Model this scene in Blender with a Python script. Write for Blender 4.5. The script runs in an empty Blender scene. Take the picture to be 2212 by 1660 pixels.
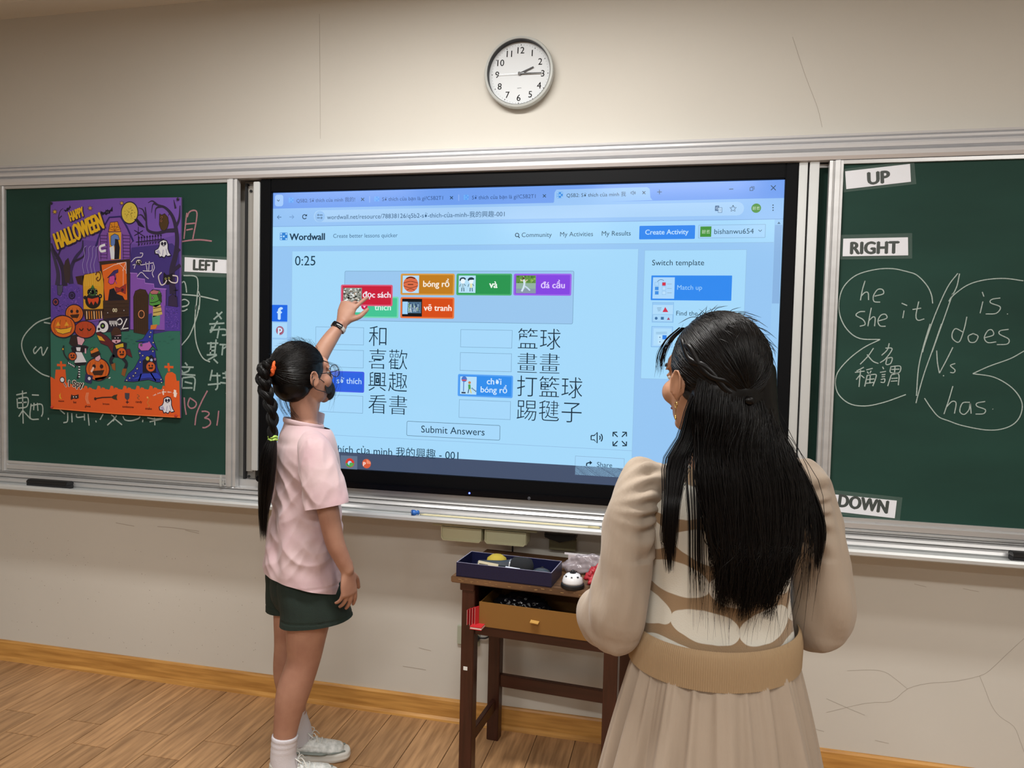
import bpy, bmesh, math, random
import numpy as np
from mathutils import Vector, Matrix, noise
random.seed(7); rng = np.random.default_rng(7)
PI = math.pi
# ------------------------------------------------------------------ camera, world, lights, exposure
sc = bpy.context.scene
COL = sc.collection
cam_loc = Vector((1.57308, -2.64506, 1.45529))
cr = Vector((0.97492346, 0.22128125, 0.0236402))
cu = Vector((-0.03323607, 0.03974204, 0.99865707))
cf = Vector((-0.22004458, 0.97439991, -0.04609997))
cd = bpy.data.cameras.new('camera'); cam = bpy.data.objects.new('camera', cd); COL.objects.link(cam)
cam.matrix_world = Matrix(((cr.x, cu.x, -cf.x, cam_loc.x), (cr.y, cu.y, -cf.y, cam_loc.y), (cr.z, cu.z, -cf.z, cam_loc.z), (0, 0, 0, 1)))
FPX = 1600.0
cd.sensor_fit = 'HORIZONTAL'; cd.sensor_width = 36.0; cd.lens = FPX / 2212 * 36; cd.clip_start = 0.05; cd.clip_end = 60
sc.camera = cam
wd = bpy.data.worlds.new('world'); sc.world = wd; wd.use_nodes = True
wd.node_tree.nodes['Background'].inputs[0].default_value = (0.8, 0.88, 1.0, 1); wd.node_tree.nodes['Background'].inputs[1].default_value = 0.25
sc.view_settings.view_transform = 'Standard'; sc.view_settings.look = 'None'
sc.view_settings.exposure = 0.0; sc.view_settings.gamma = 1.0; sc.view_settings.use_curve_mapping = False
LAMP_W = 25.0          # power of each ceiling lamp
LAMP_C = (1.0, 0.985, 0.955)
LAMPS = [(0.85, -1.1, 53), (3.3, -1.6, 16), (-1.2, -3.1, 30), (1.5, -3.3, 44), (3.8, -3.3, 28), (0.2, -5.2, 30), (2.8, -5.2, 30)]   # x, y, watts

# ------------------------------------------------------------------ helpers
def srgb(h):
    h = h.lstrip('#'); v = [int(h[i:i + 2], 16) / 255 for i in (0, 2, 4)]
    return tuple(((x + 0.055) / 1.055) ** 2.4 if x > 0.04045 else x / 12.92 for x in v) + (1.0,)
def at(px, py, Y):
    """point of the plane y = Y (wall, board, screen surfaces) seen at a photo pixel"""
    d = cf + cr * ((px - 1106) / FPX) - cu * ((py - 830) / FPX)
    return cam_loc + d * ((Y - cam_loc.y) / d.y)
_mats = {}
def M(name, col, rough=0.5, metal=0.0, ns=0.0, na=0.0, bs=0.0, ba=0.0, stretch=(1, 1, 1), spec=0.5, emit=None, es=1.0, rnd=0.0, coord='Object', sheen=0.0, trans=0.0, alpha=1.0, col2=None):
    if name in _mats: return _mats[name]
    m = bpy.data.materials.new(name); m.use_nodes = True; nt = m.node_tree; N = nt.nodes; L = nt.links
    p = N['Principled BSDF']
    c = srgb(col) if isinstance(col, str) else col
    p.inputs['Base Color'].default_value = c
    p.inputs['Roughness'].default_value = rough; p.inputs['Metallic'].default_value = metal
    p.inputs['Specular IOR Level'].default_value = spec
    if sheen: p.inputs['Sheen Weight'].default_value = sheen
    if trans: p.inputs['Transmission Weight'].default_value = trans
    if alpha < 1: p.inputs['Alpha'].default_value = alpha
    if emit:
        p.inputs['Emission Color'].default_value = srgb(emit) if isinstance(emit, str) else emit
        p.inputs['Emission Strength'].default_value = es
    tc = N.new('ShaderNodeTexCoord'); mp = N.new('ShaderNodeMapping'); L.new(tc.outputs[coord], mp.inputs[0]); mp.inputs['Scale'].default_value = stretch
    if rnd:
        oi = N.new('ShaderNodeObjectInfo'); cmb = N.new('ShaderNodeCombineXYZ'); ml = N.new('ShaderNodeMath'); ml.operation = 'MULTIPLY'; ml.inputs[1].default_value = 37.0
        L.new(oi.outputs['Random'], ml.inputs[0]); L.new(ml.outputs[0], cmb.inputs[0]); L.new(ml.outputs[0], cmb.inputs[1]); L.new(cmb.outputs[0], mp.inputs['Location'])
    if na:
        n = N.new('ShaderNodeTexNoise'); n.inputs['Scale'].default_value = ns; n.inputs['Detail'].default_value = 5; L.new(mp.outputs[0], n.inputs['Vector'])
        mx = N.new('ShaderNodeMix'); mx.data_type = 'RGBA'
        c2 = srgb(col2) if col2 else tuple(x * (1 - na) for x in c[:3]) + (1,)
        mx.inputs['A'].default_value = c; mx.inputs['B'].default_value = c2
        rp = N.new('ShaderNodeMapRange'); rp.inputs[1].default_value = 0.35; rp.inputs[2].default_value = 0.68; L.new(n.outputs[0], rp.inputs[0]); L.new(rp.outputs[0], mx.inputs['Factor'])
        last = mx.outputs['Result']
        if rnd:
            hs = N.new('ShaderNodeHueSaturation'); mr = N.new('ShaderNodeMapRange'); mr.inputs[3].default_value = 1 - rnd; mr.inputs[4].default_value = 1 + rnd
            L.new(oi.outputs['Random'], mr.inputs[0]); L.new(mr.outputs[0], hs.inputs['Value']); L.new(last, hs.inputs['Color']); last = hs.outputs[0]
        L.new(last, p.inputs['Base Color'])
    if ba:
        n2 = N.new('ShaderNodeTexNoise'); n2.inputs['Scale'].default_value = bs; n2.inputs['Detail'].default_value = 4; L.new(mp.outputs[0], n2.inputs['Vector'])
        b = N.new('ShaderNodeBump'); b.inputs['Strength'].default_value = ba; b.inputs['Distance'].default_value = 0.002
        L.new(n2.outputs[0], b.inputs['Height']); L.new(b.outputs[0], p.inputs['Normal'])
    _mats[name] = m
    return m

class MB:
    def __init__(s): s.v = []; s.f = []; s.m = []
    def add(s, v, f, mi=0):
        o = len(s.v); s.v.extend([tuple(x) for x in v]); s.f.extend([tuple(i + o for i in q) for q in f]); s.m.extend([mi] * len(f)); return s
    def box(s, x0, x1, y0, y1, z0, z1, mi=0, M4=None):
        v = [Vector((x, y, z)) for z in (z0, z1) for y in (y0, y1) for x in (x0, x1)]
        if M4: v = [M4 @ p for p in v]
        return s.add(v, [(0, 2, 3, 1), (4, 5, 7, 6), (0, 1, 5, 4), (1, 3, 7, 5), (3, 2, 6, 7), (2, 0, 4, 6)], mi)
    def extrude_x(s, prof, x0, x1, mi=0):
        n = len(prof); v = [(x0, y, z) for y, z in prof] + [(x1, y, z) for y, z in prof]
        f = [(i, (i + 1) % n, n + (i + 1) % n, n + i) for i in range(n)] + [tuple(range(n))[::-1], tuple(range(n, 2 * n))]
        return s.add(v, f, mi)
    def extrude_z(s, prof, z0, z1, mi=0):
        n = len(prof); v = [(x, y, z0) for x, y in prof] + [(x, y, z1) for x, y in prof]
        f = [(i, (i + 1) % n, n + (i + 1) % n, n + i) for i in range(n)] + [tuple(range(n))[::-1], tuple(range(n, 2 * n))]
        return s.add(v, f, mi)
    def lathe(s, prof, n=48, mi=0, M4=None):
        v = []; k = len(prof)
        for j in range(n):
            a = 2 * PI * j / n
            for r, h in prof: v.append(Vector((r * math.cos(a), r * math.sin(a), h)))
        if M4: v = [M4 @ p for p in v]
        f = []
        for j in range(n):
            q = (j + 1) % n
            for i in range(k - 1): f.append((j * k + i, q * k + i, q * k + i + 1, j * k + i + 1))
        if prof[0][0] > 1e-6: f.append(tuple(j * k for j in range(n))[::-1])
        if prof[-1][0] > 1e-6: f.append(tuple(j * k + k - 1 for j in range(n)))
        return s.add(v, f, mi)
    def build(s, name, mats, parent=None, smooth=False, bevel=0.0, loc=None, auto=None):
        me = bpy.data.meshes.new(name); me.from_pydata([tuple(p) for p in s.v], [], s.f)
        if not isinstance(mats, (list, tuple)): mats = [mats]
        for m in mats: me.materials.append(m)
        me.polygons.foreach_set('material_index', s.m)
        bm = bmesh.new(); bm.from_mesh(me)
        if not getattr(s, 'flat', False): bmesh.ops.recalc_face_normals(bm, faces=bm.faces)
        if bevel:
            es = [e for e in bm.edges if len(e.link_faces) == 2 and e.calc_face_angle(0) > 0.5]
            bmesh.ops.bevel(bm, geom=es, offset=bevel, segments=2, affect='EDGES', clamp_overlap=True)
        bm.to_mesh(me); bm.free()
        if smooth: me.polygons.foreach_set('use_smooth', [True] * len(me.polygons))
        if auto:
            me.polygons.foreach_set('use_smooth', [True] * len(me.polygons))
            try: me.set_sharp_from_angle(angle=math.radians(auto))
            except Exception: pass
        o = bpy.data.objects.new(name, me); COL.objects.link(o); o.parent = parent
        if loc: o.location = loc
        return o
def thing(name, label, cat, loc=(0, 0, 0), rotz=0.0, group=None):
    o = bpy.data.objects.new(name, None); COL.objects.link(o); o.empty_display_size = 0.1
    o.location = loc; o.rotation_euler = (0, 0, rotz); return tag(o, label, cat, group)
def tag(o, label=None, cat=None, group=None, kind=None):
    if label: o['label'] = label
    if cat: o['category'] = cat
    if group: o['group'] = group
    if kind: o['kind'] = kind
    return o

def crom(P, sub):
    P = np.asarray(P, float); n = len(P); out = []
    for i in range(n - 1):
        p0 = P[i - 1] if i > 0 else 2 * P[0] - P[1]; p1 = P[i]; p2 = P[i + 1]; p3 = P[i + 2] if i + 2 < n else 2 * P[-1] - P[-2]
        for k in range(sub):
            t = k / sub
            out.append(0.5 * ((2 * p1) + (-p0 + p2) * t + (2 * p0 - 5 * p1 + 4 * p2 - p3) * t * t + (-p0 + 3 * p1 - 3 * p2 + p3) * t ** 3))
    out.append(P[-1]); return np.array(out)
def limb(P, R, hint=(0, 1, 0), n=20, sub=5, caps=True):
    """closed tapered tube; R rows are (half width, half depth along the hint)"""
    P = np.asarray(P, float); R = np.array([r if hasattr(r, '__len__') else (r, r) for r in R], float)
    C = crom(P, sub); Q = np.maximum(crom(R, sub), 1e-4)
    T = np.gradient(C, axis=0); T /= np.linalg.norm(T, axis=1)[:, None] + 1e-12
    rings = []
    def ring(c, t, ra, rb):
        h = np.array(hint, float); h = h - t * (h @ t)
        if np.linalg.norm(h) < 1e-3: h = np.array((1., 0, 0)) - t * t[0]
        h /= np.linalg.norm(h); s = np.cross(h, t)
        a = np.linspace(0, 2 * PI, n, endpoint=False)
        return c + np.outer(np.cos(a) * ra, s) + np.outer(np.sin(a) * rb, h)
    if caps:
        for u in (0.98, 0.85, 0.6, 0.3):
            k = math.sqrt(1 - u * u); rings.append(ring(C[0] - T[0] * min(Q[0]) * u, T[0], Q[0][0] * k, Q[0][1] * k))
    for c, t, q in zip(C, T, Q): rings.append(ring(c, t, q[0], q[1]))
    if caps:
        for u in (0.3, 0.6, 0.85, 0.98):
            k = math.sqrt(1 - u * u); rings.append(ring(C[-1] + T[-1] * min(Q[-1]) * u, T[-1], Q[-1][0] * k, Q[-1][1] * k))
    V = np.concatenate(rings); m = len(rings); f = []
    for i in range(m - 1):
        for j in range(n):
            q = (j + 1) % n; f.append((i * n + j, i * n + q, (i + 1) * n + q, (i + 1) * n + j))
    f.append(tuple(range(n))[::-1]); f.append(tuple(range((m - 1) * n, m * n)))
    return [tuple(x) for x in V], f
def ell(c, r, n=24, m=14, rot=None):
    v = []; f = []
    for i in range(1, m):
        t = PI * i / m
        for j in range(n):
            a = 2 * PI * j / n; p = Vector((r[0] * math.sin(t) * math.cos(a), r[1] * math.sin(t) * math.sin(a), r[2] * math.cos(t)))
            if rot: p = rot @ p
            v.append(Vector(c) + p)
    top = Vector((0, 0, r[2])); top = rot @ top if rot else top
    v.append(Vector(c) + top); v.append(Vector(c) - top); N = len(v)
    for i in range(m - 2):
        for j in range(n): q = (j + 1) % n; f.append((i * n + j, (i + 1) * n + j, (i + 1) * n + q, i * n + q))
    for j in range(n):
        q = (j + 1) % n; f.append((N - 2, j, q)); f.append((N - 1, (m - 2) * n + q, (m - 2) * n + j))
    return [tuple(x) for x in v], f
def remesh(parts, voxel, iters, name, mat, parent, disp=None, smooth_f=0.5, cuts=()):
    mb = MB()
    for v, f in parts: mb.add(v, f)
    tmp = mb.build('tmp', mat)
    md = tmp.modifiers.new('r', 'REMESH'); md.mode = 'VOXEL'; md.voxel_size = voxel; md.adaptivity = 0
    if iters: sm = tmp.modifiers.new('s', 'SMOOTH'); sm.iterations = iters; sm.factor = smooth_f
    dg = bpy.context.evaluated_depsgraph_get(); dg.update()
    me = bpy.data.meshes.new_from_object(tmp.evaluated_get(dg)); me.name = name
    bpy.data.objects.remove(tmp)
    if disp:
        n = len(me.vertices); co = np.empty(n * 3); me.vertices.foreach_get('co', co); co = co.reshape(-1, 3)
        no = np.empty(n * 3); me.vertices.foreach_get('normal', no); no = no.reshape(-1, 3)
        co = disp(co, no); me.vertices.foreach_set('co', co.ravel()); me.update()
    for co_, no_, pred in cuts:                      # clean open hems
        bm = bmesh.new(); bm.from_mesh(me)
        fs = [f for f in bm.faces if pred(f.calc_center_median())]; ge = set(fs)
        for f in fs: ge.update(f.edges); ge.update(f.verts)
        bmesh.ops.bisect_plane(bm, geom=list(ge), plane_co=co_, plane_no=no_, clear_outer=True, dist=1e-5); bm.to_mesh(me); bm.free()
    me.polygons.foreach_set('use_smooth', [True] * len(me.polygons))
    if not me.materials: me.materials.append(mat)
    o = bpy.data.objects.new(name, me); COL.objects.link(o); o.parent = parent
    return o

# ---- flat print: polygons laid in thin layers on a plane y = Y (facing the room)
_tc = {}
def text_geo(s):
    if s in _tc: return _tc[s]
    thin = any(ord(ch) > 0x2e80 for ch in s) and len(s) < 4
    c = bpy.data.curves.new('t', 'FONT'); c.body = s; c.resolution_u = 3; c.offset = -0.011 if thin else 0.0
    o = bpy.data.objects.new('t', c); COL.objects.link(o)
    dg = bpy.context.evaluated_depsgraph_get(); dg.update()
    me = bpy.data.meshes.new_from_object(o.evaluated_get(dg))
    v = np.array([p.co[:2] for p in me.vertices]) if len(me.vertices) else np.zeros((0, 2)); f = [tuple(p.vertices) for p in me.polygons]
    bpy.data.objects.remove(o); bpy.data.meshes.remove(me); bpy.data.curves.remove(c)
    _tc[s] = (v, f); return _tc[s]
class Flat:
    def __init__(s, Y, px=None): s.Y = Y; s.mb = MB(); s.mb.flat = True; s.cols = []; s.px = px or (lambda a, b: (a, b)); s.ol = 0
    def ci(s, c):
        if c not in s.cols: s.cols.append(c)
        return s.cols.index(c)
    def y(s, lay): return s.Y - 0.00015 * lay
    def w(s, a, b): p = at(*s.px(a, b), s.Y); return p.x, p.z
    def poly(s, pts, c, lay=1, raw=False):
        q = [p if raw else s.w(*p) for p in pts]
        ar = sum(q[i][0] * q[(i + 1) % len(q)][1] - q[(i + 1) % len(q)][0] * q[i][1] for i in range(len(q)))
        if ar < 0: q = q[::-1]
        s.mb.add([(x, s.y(lay), z) for x, z in q], [tuple(range(len(q)))], s.ci(c))
        if s.ol and len(q) > 4:      # inked outline
            a = np.array(q); k = len(a); ta = np.roll(a, -1, 0) - np.roll(a, 1, 0); ta /= np.linalg.norm(ta, axis=1)[:, None] + 1e-9; nn = np.stack([-ta[:, 1], ta[:, 0]], 1) * s.ol
            v = [(p[0], s.y(lay + .4), p[1]) for p in a + nn] + [(p[0], s.y(lay + .4), p[1]) for p in a - nn]
            s.mb.add(v, [(i, i + k, (i + 1) % k + k, (i + 1) % k) for i in range(k)], s.ci('1c1330'))
    def rect(s, x0, x1, y0, y1, c, lay=1, r=0.0, raw=False):
        """screen-plane rectangle; pixel edges are read at its own middle, so it comes out square"""
        if raw: X0, X1, Z0, Z1 = x0, x1, y0, y1
        else:
            xm, ym = (x0 + x1) / 2, (y0 + y1) / 2
            X0 = s.w(x0, ym)[0]; X1 = s.w(x1, ym)[0]; Z1 = s.w(xm, y0)[1]; Z0 = s.w(xm, y1)[1]
        r = min(r, abs(X1 - X0) / 2, abs(Z1 - Z0) / 2)
        if r <= 0: s.poly([(X0, Z0), (X1, Z0), (X1, Z1), (X0, Z1)], c, lay, True)
        else:
            q = []
            for cx, cz, a0 in ((X1 - r, Z1 - r, 0), (X0 + r, Z1 - r, 90), (X0 + r, Z0 + r, 180), (X1 - r, Z0 + r, 270)):
                for k in range(5): a = math.radians(a0 + k * 22.5); q.append((cx + r * math.cos(a), cz + r * math.sin(a)))
            s.poly(q, c, lay, True)
        return X0, X1, Z0, Z1
    def frame(s, x0, x1, y0, y1, edge, fill, lay=1, t=0.0012, r=0.0):
        X0, X1, Z0, Z1 = s.rect(x0, x1, y0, y1, edge, lay, r)
        s.rect(X0 + t, X1 - t, Z0 + t, Z1 - t, fill, lay + 1, max(0, r - t), True)
    def circ(s, x, y, r, c, lay=1, n=20, sq=1.0):
        X, Z = s.w(x, y); R = abs(s.w(x + r, y)[0] - X)
        s.poly([(X + R * math.cos(2 * PI * k / n), Z + R * sq * math.sin(2 * PI * k / n)) for k in range(n)], c, lay, True)
    def line(s, pts, wpx, c, lay=1, smooth=0, taper=False):
        q = np.array([s.w(*p) for p in pts])
        if smooth and len(q) > 2: q = crom(q, smooth)
        W = abs(s.w(pts[0][0] + wpx, pts[0][1])[0] - s.w(*pts[0])[0]) / 2
        t = np.gradient(q, axis=0); t /= np.linalg.norm(t, axis=1)[:, None] + 1e-9; nn = np.stack([-t[:, 1], t[:, 0]], 1)
        k = len(q); ww = np.full(k, W)
        if taper: ww = W * np.linspace(1, 0.25, k)
        L = q + nn * ww[:, None]; Rr = q - nn * ww[:, None]
        v = [(a, s.y(lay), b) for a, b in L] + [(a, s.y(lay), b) for a, b in Rr]
        s.mb.add(v, [(i, i + k, i + k + 1, i + 1) for i in range(k - 1)], s.ci(c))
    def text(s, t, x0, x1, yc, c, lay=4, bold=0.0, rot=0.0, yh=None, thin=0):
        """text fitted between two pixel columns, centred on a pixel row"""
        v, f = text_geo(t)
        if not len(v): return
        X0, Z0 = s.w(x0, yc); X1, Z1 = s.w(x1, yc); k = (X1 - X0) / (v[:, 0].max() - v[:, 0].min())
        kz = k
        if yh: kz = abs(s.w((x0 + x1) / 2, yc - yh / 2)[1] - s.w((x0 + x1) / 2, yc + yh / 2)[1]) / (v[:, 1].max() - v[:, 1].min())
        q = np.stack([(v[:, 0] - v[:, 0].min()) * k, (v[:, 1] - (v[:, 1].max() + v[:, 1].min()) / 2) * kz], 1)
        offs = [(0, 0)]
        if bold: b = bold * kz; offs = [(0, 0), (b, 0), (-b, 0), (0, b * .6), (0, -b * .6)]
        ca, sa = math.cos(rot), math.sin(rot); zc = s.w((x0 + x1) / 2, yc)[1]; xm = (X0 + X1) / 2
        for i, (dx, dz) in enumerate(offs):
            a = q[:, 0] + dx - (X1 - X0) / 2; b = q[:, 1] + dz
            vv = [(xm + p * ca - r * sa, s.y(lay) - i * 0.00001, zc + p * sa + r * ca) for p, r in zip(a, b)]
            s.mb.add(vv, f, s.ci(c))
    def build(s, name, matf, parent): return s.mb.build(name, [matf(c) for c in s.cols], parent)
# ------------------------------------------------------------------ the room
WY = 0.08        # face of the front wall
XL, XR, YB, ZC = -3.2, 4.9, -7.0, 2.86
m_wall = M('wall_paint', 'cbc7be', 0.85, ns=1.3, na=0.05, bs=60, ba=0.08)
m_ceil = M('ceiling_paint', 'd8d2c6', 0.9)
m_wood = M('plank_wood', 'bb9166', 0.45, ns=5.5, na=0.5, bs=14, ba=0.15, stretch=(11, 0.8, 1), rnd=0.16, col2='8d6a48')
m_base = M('baseboard_wood', 'cb974f', 0.45, ns=6, na=0.3, stretch=(0.8, 8, 11), col2='a87638')
m_alu = M('brushed_aluminium', 'c6c6c6', 0.34, 0.55, ns=3, na=0.1, stretch=(0.4, 9, 9), bs=40, ba=0.03)
m_alu2 = M('white_aluminium', 'cfd2d2', 0.3, 0.45)
m_green = M('chalkboard_green', '1d3f36', 0.7, ns=2.2, na=0.22, stretch=(0.6, 1, 2.2), col2='17352d', spec=0.25)
m_dark = M('dark_gap', '17181a', 0.7)
def struct(mb, name, mat, **k): o = mb.build(name, mat, **k); tag(o, kind='structure'); return o
wall = struct(MB().box(XL, XR, WY, WY + 0.12, 0, ZC + 0.3), 'wall_front', m_wall)
struct(MB().box(XL - 0.1, XL, YB, WY, 0, ZC + 0.3), 'wall_left', m_wall)
struct(MB().box(XR, XR + 0.1, YB, WY, 0, ZC + 0.3), 'wall_right', m_wall)
struct(MB().box(XL, XR, YB - 0.1, YB, 0, ZC + 0.3), 'wall_back', m_wall)
ceil = struct(MB().box(XL, XR, YB, WY, ZC + 0.02, ZC + 0.12), 'ceiling', m_ceil)
cor = struct(MB().extrude_x([(WY, 2.845), (WY - 0.03, 2.845), (WY - 0.15, 2.835), (WY - 0.16, 2.85), (WY - 0.19, 2.85), (WY - 0.2, ZC + 0.02), (WY, ZC + 0.02)], XL, XR), 'trim_1', m_ceil)
floor = struct(MB().box(XL, XR, YB, WY, -0.08, -0.006), 'floor', M('floor_screed', '6b5138', 0.8))
bb = struct(MB().extrude_x([(WY, 0.0), (WY - 0.026, 0.0), (WY - 0.024, 0.008), (WY - 0.015, 0.016), (WY - 0.013, 0.078), (WY - 0.009, 0.085), (WY, 0.085)], XL, XR), 'baseboard_front', m_base)
# planks run towards the wall, ends staggered
pw, gap = 0.1465, 0.0012
for iy, (yo) in enumerate((-0.307, -0.442)):
    pass
shapes = {}
for i in range(-15, 22):
    x0 = -0.08 + i * pw; yo = -0.307 if i % 2 == 0 else -0.442
    cuts = [WY - 0.012, yo, yo - 0.9, yo - 1.8, yo - 2.7]
    for k in range(4):
        y1, y0 = cuts[k], cuts[k + 1]; L = round(y1 - y0, 3)
        if L not in shapes:
            o = MB().box(gap, pw - gap, gap, L - gap, -0.006, 0.0).build('plank', m_wood, bevel=0.0007); shapes[L] = o.data; o.location = (x0, y0, 0); o.parent = floor
        else:
            o = bpy.data.objects.new('plank', shapes[L]); COL.objects.link(o); o.location = (x0, y0, 0); o.parent = floor
# hairline cracks and scuffs of the wall paint
fl = Flat(WY - 0.0003)
ck = 'a39b90'
for pts in ([(1785, 1540), (1870, 1520), (1925, 1516), (1960, 1489), (2005, 1477), (2060, 1473), (2116, 1461), (2140, 1447), (2175, 1414), (2212, 1380)],
            [(2116, 1461), (2128, 1490), (2142, 1525), (2160, 1549), (2190, 1570), (2203, 1600), (2212, 1625)],
            [(1960, 1489), (1932, 1466), (1910, 1452), (1880, 1448), (1830, 1450)], [(1785, 1510), (1830, 1530), (1868, 1546)],
            [(1712, 80), (1740, 165), (1765, 230), (1776, 275)], [(690, 30), (691, 140), (692, 300)]):
    fl.line(pts, 0.8, ck, 1, smooth=3)
for (x, y, w) in ((340, 1138, 90), (250, 1130, 40), (2080, 1272, 34), (1975, 1262, 26), (1500, 1268, 0), (905, 1400, 26), (870, 1440, 50), (1890, 1600, 30), (1760, 1575, 20), (400, 1146, 30)):
    if w: fl.line([(x, y), (x + w * .4, y + 3), (x + w, y + 5 + w * .06)], 1.1, 'a89e92', 1, smooth=2)
for k in range(150):
    x = random.uniform(0, 560); y = random.uniform(1150, 1370) + x * 0.12
    fl.circ(x, y, random.uniform(0.4, 0.9), '8f857a', 1, n=5)
o = fl.build('scuff_marks', lambda c: M('mark_' + c, c, 0.9), wall); tag(o, kind='stuff')
# ------------------------------------------------------------------ ceiling lamps (out of the frame, they light the room)
m_tube = M('lamp_tube', 'ffffff', 0.4, emit='fff4e4', es=3.0); m_lampbody = M('lamp_body', 'e4e4e0', 0.5)
where = ['nearest the board wall, over the screen', 'nearest the board wall, over the right blackboard', 'in the middle row, leftmost', 'in the middle row, over the camera', 'in the middle row, rightmost', 'at the back of the room, left', 'at the back of the room, right']
for (lx, ly, w), wh in zip(LAMPS, where):
    t = thing('ceiling_light', 'long white tube light on the ceiling ' + wh, 'light', (lx, ly, ZC + 0.02), group='ceiling tube lights')
    MB().extrude_x([(-0.13, 0), (-0.15, -0.05), (-0.11, -0.035), (0.11, -0.035), (0.15, -0.05), (0.13, 0)], -0.62, 0.62).build('housing', m_lampbody, t)
    for s_ in (-1, 1):
        MB().lathe([(0.013, -0.59), (0.013, 0.59)], 12, M4=Matrix.Translation((0, s_ * 0.05, -0.052)) @ Matrix.Rotation(PI / 2, 4, 'Y')).build('tube', m_tube, t, smooth=True)
    ld = bpy.data.lights.new('lamp_light', 'AREA'); ld.shape = 'RECTANGLE'; ld.size = 1.2; ld.size_y = 0.2; ld.energy = w; ld.color = LAMP_C
    lo = bpy.data.objects.new('lamp_light', ld); COL.objects.link(lo); lo.parent = t; lo.location = (0, 0, -0.075)

# ------------------------------------------------------------------ blackboard rails and tray
rt = thing('board_rail', 'long ridged aluminium rail above the blackboards and screen', 'rail', (0.8, 0, 2.1))
rb_ = thing('board_rail', 'long ridged aluminium rail with chalk tray below the blackboards and screen', 'rail', (0.8, 0, 0.8))
def railx(name, prof, x0, x1, mat=m_alu, par=None):
    par = par or rb_; return MB().extrude_x([(y, z - par.location.z) for y, z in prof], x0 - 0.8, x1 - 0.8).build(name, mat, par, auto=25)
RX0, RX1 = -2.6, 3.9
m_rail = M('rail_aluminium', 'd6d6d8', 0.32, 0.35, bs=40, ba=0.03, stretch=(0.4, 9, 9))
railx('top_rail', [(WY, 2.194), (0.03, 2.194), (0.0, 2.191), (-0.004, 2.183), (0.004, 2.180), (-0.006, 2.176), (-0.008, 2.168), (0.002, 2.164), (-0.012, 2.158), (-0.02, 2.150), (-0.018, 2.141), (0.0, 2.137),
                      (-0.002, 2.132), (-0.026, 2.127), (-0.032, 2.112), (-0.026, 2.101), (-0.005, 2.099), (0.02, 2.104), (WY, 2.104)], RX0, RX1, m_rail, par=rt)
railx('bottom_rail', [(WY, 0.909), (0.006, 0.909), (0.004, 0.883), (-0.014, 0.8815), (-0.022, 0.880), (-0.026, 0.876), (-0.018, 0.873), (-0.03, 0.868), (-0.036, 0.860), (-0.028, 0.857), (-0.042, 0.851), (-0.046, 0.842), (-0.04, 0.835), (WY, 0.835)], RX0, RX1)
railx('chalk_tray', [(WY, 0.835), (-0.04, 0.835), (-0.088, 0.832), (-0.092, 0.838), (-0.10, 0.843), (-0.108, 0.842), (-0.112, 0.834), (-0.112, 0.824), (-0.10, 0.818), (WY, 0.812)], RX0, RX1, m_alu2)

def board(name, label, x0, x1, z0, z1, yf, fw=0.042, fb=0.045, ft=0.012, rightframe=True):
    t = thing(name, label, 'blackboard', ((x0 + x1) / 2, yf, z0)); W = x1 - x0; H = z1 - z0; cx = -W / 2
    MB().box(cx + fw * .8, -cx - fw * .8, 0.004, 0.02, fb * .8, H - ft * .6).build('board_panel', m_green, t)
    pr = [(0, 0.022), (0, -0.002), (fw * .22, -0.004), (fw * .25, 0.001), (fw * .36, 0.001), (fw * .4, -0.006), (fw * .75, -0.008), (fw * .8, -0.003), (fw, -0.004), (fw, 0.022)]
    MB().extrude_z([(cx + x, y) for x, y in pr], 0, H).build('frame_side', m_alu, t)
    MB().extrude_z([(-cx - x, y) for x, y in pr], 0, H).build('frame_side', m_alu, t)
    MB().extrude_x([(0.02, 0), (-0.006, 0), (-0.007, fb * .12), (0.0, fb * .18), (-0.005, fb * .25), (-0.006, fb * .6), (0.0, fb * .66), (-0.003, fb * .78), (-0.003, fb), (0.02, fb)], cx + fw, -cx - fw).build('frame_bottom', m_alu, t, auto=25)
    MB().box(cx + fw, -cx - fw, -0.004, 0.02, H - ft, H).build('frame_top', m_alu, t, bevel=0.001)
    return t
lb = board('sliding_blackboard', 'green sliding blackboard carrying the halloween poster, left of the screen', -1.287, -0.142, 0.882, 2.0985, -0.022)
rb = board('sliding_blackboard', 'green sliding blackboard with he, she, it and is, does, has chalked on it', 2.03, 3.4, 0.882, 2.0985, -0.022)
fb_ = board('sliding_blackboard', 'green blackboard cut off by the left edge of the photo', -2.5, -1.292, 0.91, 2.0985, 0.004)
hb = board('sliding_blackboard', 'green blackboard mostly hidden behind the right board, only a strip showing', 1.965, 3.2, 0.91, 2.0985, 0.022, fw=0.03)
# cabinet jambs beside the display
jl = thing('cabinet_jamb', 'grey metal jamb between the left blackboard and the screen', 'jamb', (-0.1, 0.03, 0.89))
MB().box(-0.042, 0.013, 0.0, 0.03, 0.02, 1.208).build('grey_plate', M('grey_plate', '8d8a85', 0.5, 0.3), jl)
MB().box(-0.03, -0.022, -0.018, 0.0, 0, 1.2).build('edge_strip', m_dark, jl)
MB().box(-0.022, 0.006, -0.008, 0.0, 0.05, 1.19).build('brush_plate', M('grey_plate2', 'a9a6a0', 0.45, 0.4), jl)
MB().box(0.02, 0.047, -0.04, 0.02, 0.06, 1.2).build('silver_strip', m_alu2, jl, bevel=0.002)
for zz in (0.03, 1.17): MB().lathe([(0, -0.002), (0.005, -0.002), (0.006, 0.002)], 12, M4=Matrix.Translation((-0.008, -0.01, zz)) @ Matrix.Rotation(PI / 2, 4, 'X')).build('screw', m_dark, jl)
jr = thing('cabinet_jamb', 'pair of silver vertical strips between the screen and the right blackboard', 'jamb', (1.965, 0.02, 0.89))
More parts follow.
